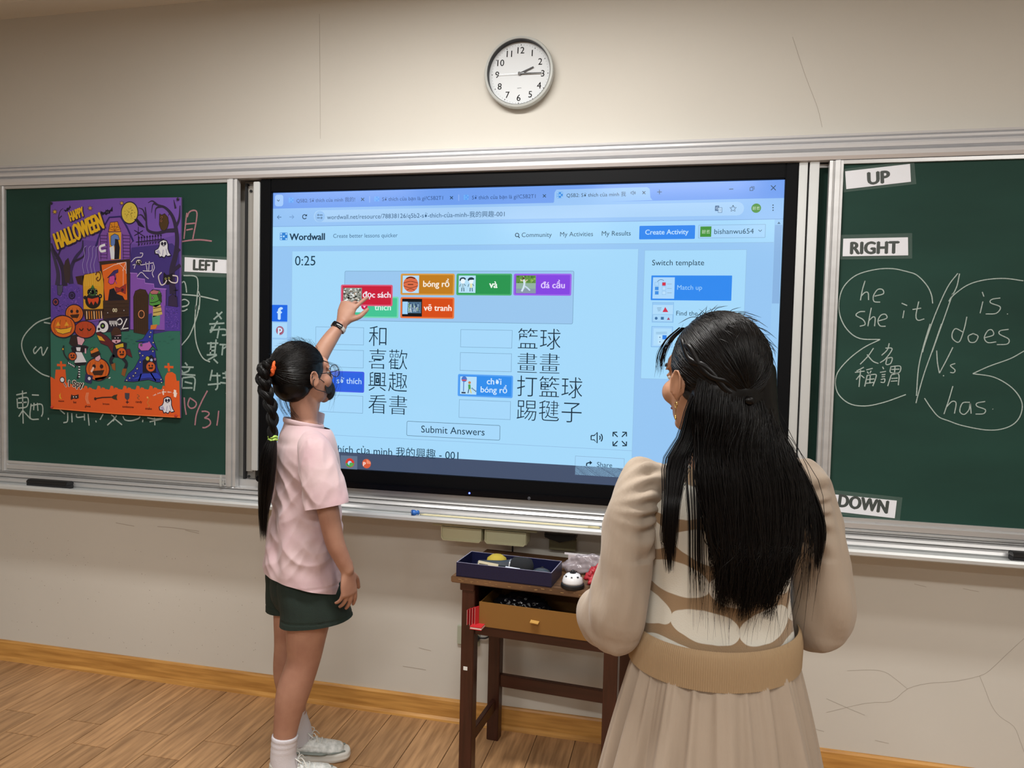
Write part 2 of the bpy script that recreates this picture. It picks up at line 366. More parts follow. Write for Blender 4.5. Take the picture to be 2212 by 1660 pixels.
MB().box(-0.027, 0.0, -0.03, 0.0, 0, 1.215).build('silver_strip', m_alu2, jr, bevel=0.002)
MB().box(0.0, 0.006, -0.018, 0.0, 0, 1.215).build('dark_gap', m_dark, jr)
MB().box(0.006, 0.036, -0.032, -0.004, 0, 1.215).build('silver_strip', m_alu2, jr, bevel=0.002)
# ------------------------------------------------------------------ the interactive display and its picture
disp = thing('interactive_display', 'large black wall display lit with a light blue word matching page', 'display', (0.943, 0, 0.91))
m_bez = M('bezel_black', '040508', 0.5, spec=0.12); m_bez2 = M('bezel_gloss', '030408', 0.25, spec=0.2)
def dbox(name, x0, x1, y0, y1, z0, z1, mat, bevel=0.0, par=disp):
    o = MB().box(x0 - 0.943, x1 - 0.943, y0, y1, z0 - 0.91, z1 - 0.91).build(name, mat, par, bevel=bevel); return o
dbox('back_case', -0.045, 1.932, 0.006, 0.06, 0.912, 2.098, m_bez)
dbox('bezel_side', -0.048, -0.001, -0.012, 0.01, 0.912, 2.098, m_bez, 0.003); dbox('bezel_side', 1.896, 1.936, -0.012, 0.01, 0.912, 2.098, m_bez, 0.003)
dbox('bezel_top', -0.001, 1.896, -0.012, 0.01, 2.047, 2.098, m_bez, 0.003)
bz = dbox('bezel_bottom', -0.001, 1.896, -0.014, 0.01, 0.925, 0.979, m_bez, 0.002)
dbox('bezel_lip', -0.048, 1.936, -0.03, 0.01, 0.910, 0.934, m_bez2, 0.004)
dbox('screen_glass', -0.001, 1.896, 0.001, 0.006, 0.979, 2.047, M('glass_black', '08090c', 0.12))
MB().lathe([(0, 0), (0.0035, 0), (0.003, 0.002)], 10, M4=Matrix.Translation(at(1014, 1066, -0.03) - Vector((0.943, 0, 0.91))) @ Matrix.Rotation(PI / 2, 4, 'X')).build('power_light', M('led_blue', '3040ff', 0.3, emit='5060ff', es=6), disp)
pb = at(1143, 1077, -0.03) - Vector((0.943, 0, 0.91)); MB().lathe([(0, 0), (0.006, 0), (0.006, 0.002), (0.003, 0.003)], 12, M4=Matrix.Translation(pb) @ Matrix.Rotation(PI / 2, 4, 'X')).build('button', M('button_grey', '35363c', 0.4), disp)
f = Flat(0.0006)
PG, PG2, CARD = '9dcdf2', '8fbdec', 'a2d5f6'
f.rect(0, 0, 0, 0, PG, 0) if False else None
f.rect(0.0, 1.895, 0.98, 2.046, '93c2ee', 0, raw=True)
def zof(px, py): return at(px, py, 0).z
zb = zof(1100, 998)                      # taskbar top
z1, z2, z3 = zof(640, 450), zof(640, 488.5), zof(640, 532)
f.rect(0, 1.895, z1, 2.046, '6c9bea', 1, raw=True)             # tab strip
f.rect(0, 1.895, z2, z1, '92bff0', 1, raw=True)                # address bar
f.rect(0, 1.895, z2 - 0.002, z2, '7aa3d8', 2, raw=True)
f.rect(0, 1.868, z3, z2 - 0.002, 'a0d3f6', 1, raw=True)        # site header
f.rect(0, 1.868, z3 - 0.0015, z3, '8fb9dd', 2, raw=True)
xs = f.w(630, 700)[0]; xe = f.w(1372, 750)[0]
f.rect(xs, xe, zb, zof(700, 543), CARD, 2, raw=True); f.rect(xs - 0.0015, xs, zb, zof(700, 543), '90bde2', 3, raw=True); f.rect(xe, xe + .0015, zb, zof(700, 543), '90bde2', 3, raw=True)
f.rect(xs, xe, zof(1000, 955.5), zof(1000, 955.5) + 0.0015, '8ab4da', 3, raw=True)
f.frame(1388, 1608, 540, 822, '8fbce0', CARD, 2, 0.0015)
f.rect(1.868, 1.895, zb, z2 - 0.002, '97c6ee', 2, raw=True); f.rect(1.8695, 1.893, zof(1680, 656), zof(1680, 486), '86b0dd', 3, raw=True)
f.poly([(1679, 484), (1682.5, 479), (1686, 484)], '456a8a', 3)
# browser tabs
INK, GREY = '1e4058', '3f6688'
f.rect(594, 612, 421, 446, '9cc3f5', 2, 0.01); f.line([(599, 432), (601.5, 435), (604, 432)], 1.4, INK, 3)
f.poly([(1190, 440.5), (1194, 440.2), (1197, 436), (1198, 416), (1202, 410), (1398, 404.5), (1403.5, 408), (1405, 427), (1409, 432), (1412, 432.5)], '92bff0', 2)
def pix(x, y, s, lay=3, c='3f8fe0', c2='a6d4fb'):
    f.rect(x - s / 2, x + s / 2, y - s / 2, y + s / 2, c, lay, 0.003)
    q = s / 3
    for i in range(3):
        for j in range(3):
            if (i + j) % 2 == 0 or (i, j) == (0, 1): f.rect(x - s / 2 + i * q + q * .18, x - s / 2 + i * q + q * .85, y - s / 2 + j * q + q * .18, y - s / 2 + j * q + q * .85, c2, lay + 1)
pix(629, 432.5, 11, 3, '5b9df0', '78b6f5'); pix(814, 430, 11, 3, '5b9df0', '78b6f5'); pix(1007, 426.5, 11, 3, '5b9df0', '78b6f5'); pix(1209.5, 421.5, 13)
f.text('Q5B2: Sở thích của mình 我的!', 640.7, 767, 432.5, '2c4f86'); f.text('Sở thích của bạn là gì?C5B2T1', 825.7, 957, 430, '2c4f86'); f.text('Sở thích của bạn là gì?C5B2T1', 1019.7, 1157, 426.5, '2c4f86'); f.text('Q5B2: Sở thích của mình 我', 1224, 1352, 421, INK)
def cross(x, y, s, c=INK, w=1.5, lay=4): f.line([(x - s, y - s), (x + s, y + s)], w, c, lay); f.line([(x - s, y + s), (x + s, y - s)], w, c, lay + 1)
for x, y in ((783.5, 431), (975.4, 427.5), (1176, 423.5), (1391, 416.5)): cross(x, y, 3.2)
cross(1670.5, 406, 5.2, w=1.7)
for x, y in ((798.5, 431), (991, 427.5)): f.line([(x, y - 7), (x, y + 7)], 1, 'a0c0f5', 3)
def plus(x, y, s): f.line([(x - s, y), (x + s, y)], 1.4, INK, 4); f.line([(x, y - s), (x, y + s)], 1.4, INK, 5)
plus(1424.6, 415, 5)
f.line([(1575, 409), (1584, 408.7)], 1.6, INK, 4); f.frame(1619.5, 1627, 405, 412.5, INK, '6c9bea', 4, 0.0018); f.line([(1622, 403.5), (1629, 403.3), (1629, 410)], 1.2, INK, 4)
def speaker(x, y, s, c, w):
    f.line([(x - s, y - s * .35), (x - s * .5, y - s * .35), (x, y - s * .9), (x, y + s * .9), (x - s * .5, y + s * .35), (x - s, y + s * .35), (x - s, y - s * .35)], w, c, 5)
    for r in (0.45, 0.85): f.line([(x + r * s * math.cos(a) * .9 + s * .1, y + r * s * math.sin(a)) for a in np.linspace(-0.8, 0.8, 6)], w, c, 5)
speaker(1368, 417, 5, INK, 1.1)
# address bar
f.rect(678, 1607, 445.5, 473, 'a5cdf3', 2, 0.022)
f.circ(691, 468, 11, '93bfee', 3)
for d, y in ((0, 464.8), (1, 471)):
    f.circ(687.5 + d * 7, y, 1.9, INK, 4, 10); f.circ(687.5 + d * 7, y, 0.9, '93bfee', 5, 10); f.line([(690.5, y), (697, y)] if not d else [(685, y), (691, y)], 1.2, INK, 4)
f.line([(599, 469.5), (608, 469.5)], 1.4, '4a6f9a', 3); f.line([(603, 465.5), (599, 469.5), (603, 473.5)], 1.4, '4a6f9a', 4)
f.line([(625, 469), (635, 469)], 1.4, '6f97c8', 3); f.line([(631, 465), (635, 469), (631, 473)], 1.4, '6f97c8', 4)
f.line([(658 + 4.3 * math.cos(a), 468.5 + 4.6 * math.sin(a)) for a in np.linspace(0.5, 5.6, 14)], 1.7, INK, 3); f.poly([(658.5, 467.5), (663.5, 467.5), (663.5, 462.5)], INK, 4)
f.text('wordwall.net/resource/78838126/q5b2-sở-thích-của-minh-我的興趣-001', 706.6, 1090, 466.5, '33597c')
f.rect(1544.5, 1553.5, 444.5, 456, '466b94', 3, 0.002); f.text('G', 1546.5, 1551.5, 450, 'c5dff5', 5); f.frame(1551, 1560, 448.5, 460, '466b94', 'b6d6f3', 4, 0.0014, 0.001); f.text('文', 1552.8, 1558.4, 454.2, '466b94', 6)
st = [(1583.5 + (7.5 if k % 2 == 0 else 3.4) * math.sin(k * PI / 5), 451 - (7.5 if k % 2 == 0 else 3.4) * math.cos(k * PI / 5)) for k in range(11)]; f.line(st, 1.3, INK, 3)
f.circ(1633.5, 450, 10.5, '4b8f3c', 3, 24); f.text('碧善', 1625.5, 1641.5, 450, 'd9ecd2', 5)
for k in (-5.5, 0, 5.5): f.circ(1669.8, 449 + k, 1.5, INK, 3, 8)
# site header
pix(613, 511, 16.5, 3, '2f7fd0'); f.text('Wordwall', 626, 701.6, 511.8, '17384f', bold=0.03); f.text('Create better lessons quicker', 720, 859, 510.5, GREY)
f.line([(1117 + 3.8 * math.cos(a), 508 + 3.8 * math.sin(a)) for a in np.linspace(0, 2 * PI, 16)], 1.7, INK, 3); f.line([(1119.7, 511), (1122.6, 514.4)], 2, INK, 4)
f.text('Community', 1127, 1192, 509, '1c4a60'); f.text('My Activities', 1210, 1281, 507.5, '1c4a60'); f.text('My Results', 1300, 1362.5, 506, '1c4a60')
f.rect(1381, 1501.3, 487.5, 517, '2b84ea', 3, 0.003); f.text('Create Activity', 1394, 1487, 503, 'b9dcff', 5, bold=0.018)
f.frame(1508.5, 1653.5, 485.5, 514.5, '7fa5c8', 'a3d1f6', 3, 0.0014, 0.002); f.rect(1512.6, 1536.5, 489.5, 512, '3d8f33', 5); f.text('碧善', 1516, 1534, 501, 'd9ecd2', 7); f.text('bishanwu654', 1543, 1628, 500, '1c4a60', 5)
f.line([(1638.5, 497), (1642, 500.5), (1645.5, 497)], 1.4, INK, 5)
# activity
f.text('0:25', 637.5, 681.5, 563.5, '16384c')
f.frame(744, 1239, 585.5, 697, '6f98b8', '97c3ea', 3, 0.0016, 0.006)
def tile(x0, x1, y0, y1, c, edge, lay=5):
    f.rect(x0, x1, y0, y1, edge, lay, 0.006); f.rect(x0 + 3.3, x1 - 3.3, y0 + 3, y1 - 3, c, lay + 1, 0.003)
tile(865.5, 982, 591.5, 638, 'bd7a1a', 'd59a44'); f.rect(869.8, 905.3, 595.6, 633.5, 'b2daf4', 7)
f.circ(887.5, 614.3, 16, 'd86a45', 8, 28)
f.line([(872, 612), (887, 608), (903, 612)], 1, '552518', 9, 4); f.line([(872, 618), (887, 622), (903, 618)], 1, '552518', 9, 4); f.line([(878, 602), (887, 599.5), (897, 602)], 2.2, '3c1a10', 9, 4); f.line([(879, 627), (887, 624), (896, 627)], 1, '552518', 9, 4); f.line([(881, 615), (893, 615)], 1.6, '3c1a10', 9)
f.text('bóng rổ', 914.6, 970.6, 613.5, 'f3e9d8', 8, bold=0.025)
tile(986, 1106, 591.5, 638.5, '23914c', '49ab6c'); f.rect(990.8, 1027.5, 595.6, 633, 'b2dcf4', 7)
for x, c in ((1000, 'c23b3b'), (1018, '2a4f60')):
    f.circ(x, 608, 5, 'e8f2f8', 8, 14); f.line([(x - 6, 607), (x - 4, 602), (x + 2, 601), (x + 6, 604)], 3, '1d3340', 9, 3); f.line([(x, 613), (x, 622)], 5, '9fc0cf' if x < 1010 else 'e2e2b0', 8); f.line([(x - 2, 622), (x - 2.5, 630)], 1.6, '2f4c58', 8); f.line([(x + 2, 622), (x + 2.5, 630)], 1.6, '2f4c58', 8); f.line([(x - 5, 614), (x - 7, 620)], 1.2, '2f4c58', 8); f.line([(x + 3, 614), (x + 6, 618)], 1.2, '2f4c58', 8)
f.line([(1011, 604), (1024, 603)], 3, '24404a', 9); f.text('và', 1057.5, 1074.5, 615.5, 'e9f5ea', 8, bold=0.03)
tile(1109.5, 1234.5, 591.5, 639, '8140dd', '9a62e6'); f.rect(1115, 1157.5, 595.5, 634, '8fae9d', 7); f.rect(1115, 1157.5, 595.5, 612, '5f8f3e', 8); f.rect(1115, 1157.5, 624, 634, '8595a5', 8)
for k in range(26): f.circ(random.uniform(1117, 1155), random.uniform(597, 612), random.uniform(1, 2.6), random.choice(['3c6b2d', '86b14f', '4c7c35', 'b4cf8a']), 9, 7)
f.line([(1132, 604), (1133, 614), (1131, 622), (1127, 630)], 4, 'cfe0f0', 10); f.line([(1133, 618), (1139, 622), (1145, 628)], 3, 'c3d6ea', 10); f.circ(1131, 601.5, 2.6, '5a4030', 11, 10); f.line([(1130, 608), (1124, 604)], 1.8, 'd9c0a8', 10); f.line([(1134, 608), (1140, 605)], 1.8, 'd9c0a8', 10)
f.text('đá cầu', 1169, 1220, 614, 'dcc6fb', 8, bold=0.025)
tile(746, 861, 641, 687, '43c091', '74d3ae'); f.text('thích', 809.5, 844.5, 664, 'c9f2e3', 8, bold=0.02)
f.rect(750, 794, 646, 675, 'bfe6f2', 7); f.circ(787.5, 662, 7, 'c01848', 8, 16); f.poly([(783.5, 660), (785.5, 658), (787.5, 660), (789.5, 658), (791.5, 660), (787.5, 666)], 'ffb8d8', 9)
tile(736.6, 848.5, 615.5, 661.5, 'c61b37', 'd65878', 10); f.rect(741.6, 782, 622, 655, '8d8f86', 12)
for k in range(110): x = random.uniform(742, 777); y = random.uniform(622.5, 651); f.rect(x, x + random.uniform(1.5, 5), y, y + random.uniform(1.2, 3.2), random.choice(['16181a', '22241f', 'e6ecea', 'd8d4c8', 'b49a86', '101214', 'f2f4f4', '54564e']), 13)
f.text('đọc sách', 784.5, 844, 638.5, 'f0e4ee', 14, bold=0.025)
tile(865, 981.5, 642.5, 688.5, 'd2490f', 'e2773f'); f.rect(869, 911.8, 646, 684, '0b0f14', 7); f.rect(869.5, 881, 652, 679, '9fd0f5', 8); f.rect(881, 910, 652.5, 677, '4d6d88', 8)
for k in range(40): x = random.uniform(882, 905); f.line([(x, random.uniform(654, 668)), (x + random.uniform(-2, 2), random.uniform(664, 676))], 1.3, random.choice(['1d3a66', '6fb04a', 'b7d35a', '86a8c8', '20304a', 'c9d8e8']), 9)
f.text('vẽ tranh', 916, 975.5, 665, 'f8e4d8', 8, bold=0.025)
# share column
f.rect(588, 621, 659, 695, '1c66e2', 5, 0.002); f.text('f', 600, 609.5, 677.5, 'bcdcff', 7, bold=0.05)
f.frame(588, 621, 697, 731, '90bce2', 'a6d4f6', 4, 0.0012); f.circ(605, 714.5, 8.6, '9c3352', 6, 24); f.circ(605, 714.5, 7.2, 'b2daf6', 7, 24); f.circ(605, 714.5, 6.9, '9c3352', 8, 24); f.text('p', 601.5, 609.3, 716, 'c8e2f8', 10, bold=0.05)
f.frame(588, 621, 733, 775, '90bce2', 'a6d4f6', 4, 0.0012); f.text('</>', 597.5, 613, 755, '4f8fd8', 7)
# answer boxes and words
for b in ((682, 786, 707, 745), (682, 785.5, 756, 794), (682, 784, 854, 891.5), (995, 1106.5, 712.8, 751.5), (993.8, 1105.2, 763, 802.5), (991.6, 1103, 865.5, 905)): f.frame(*b, '6d94b4', 'a3d4f6', 4, 0.0013)
tile(682, 787, 802, 847, '2c62dd', '3f5ce0'); f.text('sở thích', 728, 781, 822.5, 'b4d4fa', 8, bold=0.012)
tile(989, 1108, 810, 858.5, '2f8be8', '559ff0'); f.rect(994, 1029.5, 814, 852.5, 'b4dcf6', 7)
f.circ(1003, 819.5, 6, '4a6fc0', 8, 14); f.rect(998, 1008, 820.5, 823, 'd84a4a', 9); f.line([(1002, 825), (1001.5, 846)], 1.8, '4d76b8', 8); f.line([(997, 848.5), (1006, 849)], 3, '1c2c44', 8)
f.circ(1014.5, 827, 3, 'c08050', 8, 10); f.line([(1014, 831), (1014.5, 841)], 5, '4c9a52', 8); f.line([(1013, 841), (1011, 850)], 2, '3a5a78', 8); f.line([(1016, 841), (1018, 850)], 2, 'd8c850', 8)
for k in range(4): f.line([(1020 + k * 2.6, 838 + k * 2), (1020 + k * 2.6, 841 + k * 2)], 1.8, '2c4c70', 8)
f.text('chơi', 1052, 1083, 824.5, 'cfe6fd', 8, bold=0.015); f.text('bóng rổ', 1038.6, 1095.4, 842.5, 'cfe6fd', 8, bold=0.015)
for t, x0, x1, y0, y1 in (('和', 797, 835, 704.7, 748), ('喜歡', 797, 880, 755, 798), ('興趣', 796, 879.5, 804, 846), ('看書', 796, 879.5, 853.7, 895), ('籃球', 1119, 1211, 710, 755), ('畫畫', 1118, 1209, 763, 806), ('打籃球', 1117, 1258, 813.5, 859), ('踢毽子', 1116.5, 1256.5, 865.6, 911)):
    f.text(t, x0, x1, (y0 + y1) / 2, '0d2a3c', 5, yh=y1 - y0)
f.frame(878.4, 1080.5, 914.5, 947, '55788f', 'a3d4f6', 4, 0.0018, 0.006); f.text('Submit Answers', 910, 1047, 930.5, '16384c', 7)
f.text('thích của mình 我的興趣 - 001', 722, 990.5, 976.5, '12364a', 5)
speaker(1290, 946, 13, '0f2a3a', 2.4)
for sx in (-1, 1):
    for sy in (-1, 1):
        cx, cy = 1338.8 + sx * 14.5, 948.8 + sy * 14.5
        f.line([(cx - sx * 9, cy), (cx, cy), (cx, cy - sy * 9)], 2.6, '0f2a3a', 5); f.line([(cx, cy), (cx - sx * 10, cy - sy * 10)], 2.4, '0f2a3a', 6)
f.frame(1242, 1348.5, 988, 1030, '86a9c8', 'a3d4f6', 4, 0.0014); f.text('Share', 1289.6, 1322.5, 1004.5, '25485e', 7)
f.line([(1267, 1007), (1267.5, 1001.5), (1272, 1000), (1275, 1000)], 2.6, '0f2a3a', 7); f.poly([(1274, 995.5), (1279.5, 1000), (1274, 1004.5)], '0f2a3a', 8)
# template column
f.text('Switch template', 1408.7, 1521, 569.5, '14384a')
f.rect(1406.4, 1580.6, 595.5, 649.5, '2c86ea', 4, 0.002); f.rect(1410, 1457, 599.5, 645.5, 'a8d3f7', 5); f.text('Match up', 1462.8, 1516.5, 623, '9accf8', 7)
for y, l, r in ((614, 'a8d3f7', 'd02c44'), (623.5, '3b8be0', None), (633, '3b8be0', None)):
    f.frame(1414.5, 1423, y - 4, y + 4, '7db0dc', l, 6, 0.001); f.frame(1430, 1438.5, y - 4, y + 4, '7db0dc', r or 'b4daf8', 6, 0.001); f.line([(1441, y), (1451, y)], 1.2, '8fb0c8', 6)
f.line([(1420, 609), (1425, 605), (1431, 605), (1434, 607)], 1, '3f6a90', 8, 3)
f.frame(1408.7, 1455, 653.5, 697, '6ea5dc', 'acd7f6', 4, 0.0014); f.rect(1410, 1454, 655, 659, '8fc3ef', 6); f.poly([(1431, 674.5), (1443.5, 674.5), (1437, 663.5)], 'c8304c', 6)
for k in range(3): f.line([(1419 + k, 666 + k * 3), (1429 - k, 665 + k * 3)], 0.8, '4a6f90', 6)
f.frame(1410, 1453.5, 679.5, 695.5, '7db0dc', 'a4d2f4', 6, 0.0012); f.circ(1417.5, 688, 3.2, '3a6a9a', 8, 12); f.rect(1427.5, 1434, 685, 691, '3a6a9a', 8); f.poly([(1440.5, 691.5), (1447.5, 691.5), (1444, 685.5)], '9a4a68', 8)
f.text('Find the match', 1460.8, 1547, 677.5, '1f4458', 7)
f.frame(1406.9, 1453, 705.5, 750.5, '6ea5dc', '9ccbf3', 4, 0.0014); f.rect(1411.5, 1450, 710, 747, 'acd8f6', 6)
for k in range(2): f.line([(1417, 718.5 + k * 3), (1441, 718 + k * 3)], 0.9, '6f9ac0', 7)
for i in range(2):
    for j in range(2):
        hot = (i, j) == (1, 0); f.rect(1421 + i * 10, 1430 + i * 10, 724.5 + j * 10, 733.5 + j * 10, '2b7de0' if hot else 'bbe0f8', 7)
        if not hot: f.circ(1425.5 + i * 10, 729 + j * 10, 1.3, '3a5a7a', 8, 8)
# task bar
f.rect(0, 1.895, 0.98, zb, '43506a', 5, raw=True); f.rect(736, 772, 985, 1015, '5f7088', 6)
f.circ(756, 1000.5, 9.5, 'd23b2f', 7, 20); f.poly([(747, 1001), (765.4, 1001), (762, 1008), (756, 1010), (749, 1007)], '3c9a4c', 8); f.circ(756, 1001, 4.6, 'a9cdf4', 9, 14); f.circ(759, 1004, 4.2, '5aa552', 10, 12)
f.circ(792, 1002, 9.5, 'd25a3a', 7, 20); f.poly([(792, 992.5), (801, 999), (801, 1003), (792, 1002)], 'e98a6a', 8); f.text('P', 785, 790, 1003, 'f3dcd4', 9, bold=.03); f.line([(776, 1018.5), (806, 1020)], 2, '8fb8ea', 7)
def m_scr(c): return M('screen_' + c, '040608', 0.16, emit=c, es=1.04, spec=0.3)
so = f.build('screen_picture', m_scr, disp); so.location = (-0.943, 0, -0.91)
# ------------------------------------------------------------------ poster on the left blackboard
PY = -0.030
pos = thing('poster', 'colourful purple and orange halloween poster with haunted house stuck on the left blackboard', 'poster', (-0.72, PY, 1.14))
f = Flat(PY - 0.003, px=lambda a, b: (90 + a * .3132, 410 + b * .3132))
c0 = [f.w(60, 82), f.w(510, 58), f.w(963, 52), f.w(957, 1575), f.w(520, 1550), f.w(65, 1512)]
n = len(c0)
pv = [(x + .72, 0.0026, z - 1.14) for x, z in c0] + [(x + .72, -0.0026, z - 1.14) for x, z in c0]
MB().add(pv, [tuple(range(n)), tuple(range(n, 2 * n))[::-1]] + [(i, n + i, n + (i + 1) % n, (i + 1) % n) for i in range(n)]).build('paper', M('poster_paper', '5a4a70', 0.5), pos)
K = '1c1330'
f.poly([(62, 84), (510, 60), (962, 54), (958, 1000), (64, 1000)], '66489f', 1)
f.poly([(62, 84), (510, 60), (962, 54), (961, 300), (700, 380), (60, 330)], '7350ad', 2)
f.poly([(620, 400), (900, 370), (950, 420), (958, 1000), (600, 1000), (600, 560)], '3f2f7c', 2)
f.poly([(68, 660), (220, 645), (300, 700), (300, 990), (64, 990)], '5b3ea0', 3)
for k in range(130): x = random.uniform(72, 285); y = random.uniform(668, 900); f.line([(x, y), (x + random.uniform(-14, 14), y + random.uniform(-10, 10))], 3, random.choice(['8f62c6', '3a2a80', '7a52b8', '2c2168']), 4)
f.poly([(62, 985), (230, 1000), (400, 985), (620, 968), (760, 1000), (956, 960), (957, 1420), (66, 1420)], '2c6a5b', 4)
for k in range(34): x = random.uniform(70, 940); y = random.choice([1000, 1030, 1020]) + random.uniform(-5, 40); f.line([(x, y), (x + 5, y - 7), (x + 9, y), (x + 14, y - 7), (x + 18, y)], 2, '1d4a42', 5)
# orange foreground with graves
og = 'de5a20'
edge = [(66, 1512), (62, 1290), (80, 1300), (92, 1310), (98, 1242), (165, 1240), (172, 1330), (290, 1370)]
x = 290
while x < 850: edge += [(x + 8, 1352 + 12 * ((x // 30) % 3)), (x + 24, 1356 + 12 * ((x // 30) % 3)), (x + 30, 1376)]; x += 30
edge += [(850, 1350), (852, 1290), (868, 1262), (900, 1258), (925, 1275), (932, 1320), (950, 1318), (957, 1575), (520, 1550)]
f.poly(edge, og, 6)
for cx, cy, s in ((137, 1212, 1.0), (878, 1225, 1.0)): f.line([(cx - 3, cy - 28 * s), (cx + 2, cy + 30 * s)], 14, og, 7); f.line([(cx - 30 * s, cy - 2), (cx + 32 * s, cy)], 14, og, 8)
# trees
TR = '2e2340'
f.line([(160, 665), (150, 560), (120, 480), (85, 420), (68, 370)], 40, TR, 6, 4, True); f.line([(110, 660), (115, 580), (88, 470), (62, 400)], 34, '3b3350', 7, 4, True); f.line([(205, 650), (200, 560), (235, 470), (280, 410), (285, 350)], 34, '352a55', 6, 4, True)
f.line([(215, 500), (290, 460), (300, 395)], 16, TR, 7, 4, True); f.line([(105, 480), (130, 420), (150, 400)], 14, TR, 7, 4, True); f.line([(140, 238), (118, 200), (128, 150), (150, 128)], 9, TR, 6, 4, True); f.line([(120, 200), (140, 180)], 7, TR, 7)
f.poly([(165, 640), (150, 540), (165, 490), (185, 470), (198, 520), (200, 600), (190, 645)], '3a2c30', 8)
f.line([(905, 720), (900, 560), (925, 450), (935, 330), (910, 200), (860, 130), (800, 105)], 44, TR, 6, 5, True); f.line([(920, 280), (860, 285), (800, 300), (740, 285), (725, 250), (722, 180), (715, 120)], 26, TR, 7, 5, True)
f.line([(722, 200), (700, 140), (668, 125)], 12, TR, 8, 4, True); f.line([(722, 215), (690, 175), (665, 178)], 12, TR, 8, 4, True); f.line([(800, 105), (770, 100), (758, 160)], 12, TR, 8, 4, True); f.line([(840, 115), (790, 130), (785, 200)], 14, TR, 8, 4, True); f.line([(860, 130), (885, 150), (875, 180)], 12, TR, 9, 4, True); f.line([(800, 105), (765, 78), (735, 90)], 12, TR, 9, 4, True)
f.line([(925, 260), (950, 200), (955, 110)], 22, TR, 8, 4, True); f.line([(925, 130), (912, 70)], 14, TR, 9, 3, True); f.line([(905, 560), (958, 520)], 22, TR, 8, 3); f.line([(920, 450), (955, 410)], 16, TR, 8, 3)
f.ol = .0011
# owl, crow, moon, stars, bats
f.poly([(815, 165), (830, 175), (850, 165), (872, 190), (878, 230), (868, 265), (848, 285), (825, 275), (813, 240)], '4a3416', 10); f.circ(829, 190, 9, 'd08a20', 11, 12); f.circ(826, 215, 9, 'd08a20', 12, 12); f.circ(829, 190, 4, K, 13, 8); f.circ(826, 215, 4, K, 13, 8)
f.circ(608, 160, 59, '4d3b22', 7, 32, 1.12); f.circ(608, 160, 56, 'd6be4a', 8, 32, 1.12)
for k in range(46): a = random.uniform(0, 6.3); r = random.uniform(5, 46); x, y = 608 + r * math.cos(a), 160 + r * 1.1 * math.sin(a); f.line([(x, y), (x + random.uniform(-7, 7), y + random.uniform(-6, 6))], 3, random.choice(['8a7526', 'b39a32', '6d5c22']), 9)
f.poly([(640, 205), (660, 200), (672, 215), (690, 235), (712, 262), (690, 255), (668, 245), (660, 225)], K, 10)
for x, y, s in ((92, 153, 20), (336, 128, 20), (554, 93, 17)):
    f.poly([(x + (s if k % 2 == 0 else s * .42) * math.sin(k * PI / 7), y - (s if k % 2 == 0 else s * .42) * math.cos(k * PI / 7)) for k in range(14)], 'd3a83a', 8)
def bat(x, y, s, ang=0, lay=8):
    p = [(-1, -.5), (-.6, -.1), (-.25, -.15), (-.15, -.4), (0, -.25), (.15, -.4), (.25, -.15), (.6, -.2), (1, -.6), (.8, .1), (.5, 0), (.3, .3), (0, .2), (-.3, .4), (-.5, .1), (-.85, .25)]
    ca, sa = math.cos(ang), math.sin(ang); f.poly([(x + s * (a * ca - b * sa), y + s * (a * sa + b * ca)) for a, b in p], K, lay); f.circ(x - s * .12, y, s * .07, 'e8e0f0', lay + 1, 6); f.circ(x + s * .12, y, s * .07, 'e8e0f0', lay + 1, 6)
bat(183, 135, 26, -.6); bat(455, 155, 44, -.3)
# weather vane and iron fence
f.line([(668, 255), (668, 390)], 4, K, 7); f.line([(640, 280), (705, 320)], 5, K, 7); f.line([(640, 318), (700, 282)], 5, K, 8)
f.line([(652, 362), (845, 340)], 5, K, 8)
for k in range(9): x = 672 + k * 19; f.line([(x, 385 - k * 2), (x, 330 - k * 2)], 4, K, 9); f.poly([(x - 7, 335 - k * 2), (x, 320 - k * 2), (x + 7, 335 - k * 2)], K, 9); f.line([(x, 385 - k * 2), (x + 12, 362 - k * 2)], 2.5, K, 9)
# tower
f.poly([(395, 500), (385, 400), (400, 310), (470, 195), (545, 185), (632, 350), (612, 380), (615, 490)], '7d4fa6', 8)
f.line([(375, 390), (405, 300), (468, 192), (545, 186), (588, 255), (634, 358)], 11, '2c2168', 9)
f.poly([(465, 290), (475, 228), (525, 222), (547, 290)], 'd98b1c', 10); f.poly([(462, 292), (550, 290), (548, 480), (480, 485)], 'e0a32a', 10)
for a in (0.3, 0.9, 1.6, 2.2, 2.8): f.line([(506, 285), (506 + 45 * math.cos(a), 285 - 60 * math.sin(a))], 2.5, '7a3a10', 11)
f.line([(475, 262), (506, 255), (540, 262)], 2.5, '7a3a10', 12, 3); f.line([(462, 292), (475, 226), (525, 220), (550, 290), (462, 292)], 5, '4a2050', 12)
for xx in ((405, 455), (560, 612)):
    for k in range(8): y = 315 + k * 22; f.line([(xx[0], y), (xx[1], y + 2)], 4, '41205f', 10)
    f.line([(xx[0], 305), (xx[0] + 6, 485)], 4, '41205f', 11); f.line([(xx[1], 300), (xx[1] - 2, 480)], 4, '41205f', 11)
f.poly([(480, 320), (505, 305), (530, 315), (540, 345), (515, 350), (500, 400), (478, 380)], '5f7fc0', 12); f.poly([(510, 340), (528, 345), (540, 400), (535, 478), (505, 480), (508, 400)], '14101e', 13)
f.poly([(470, 400), (500, 385), (510, 480), (480, 478)], 'dfe3ea', 13); f.line([(440, 380), (405, 395), (412, 425), (445, 420)], 14, 'e9ecf0', 13, 4)
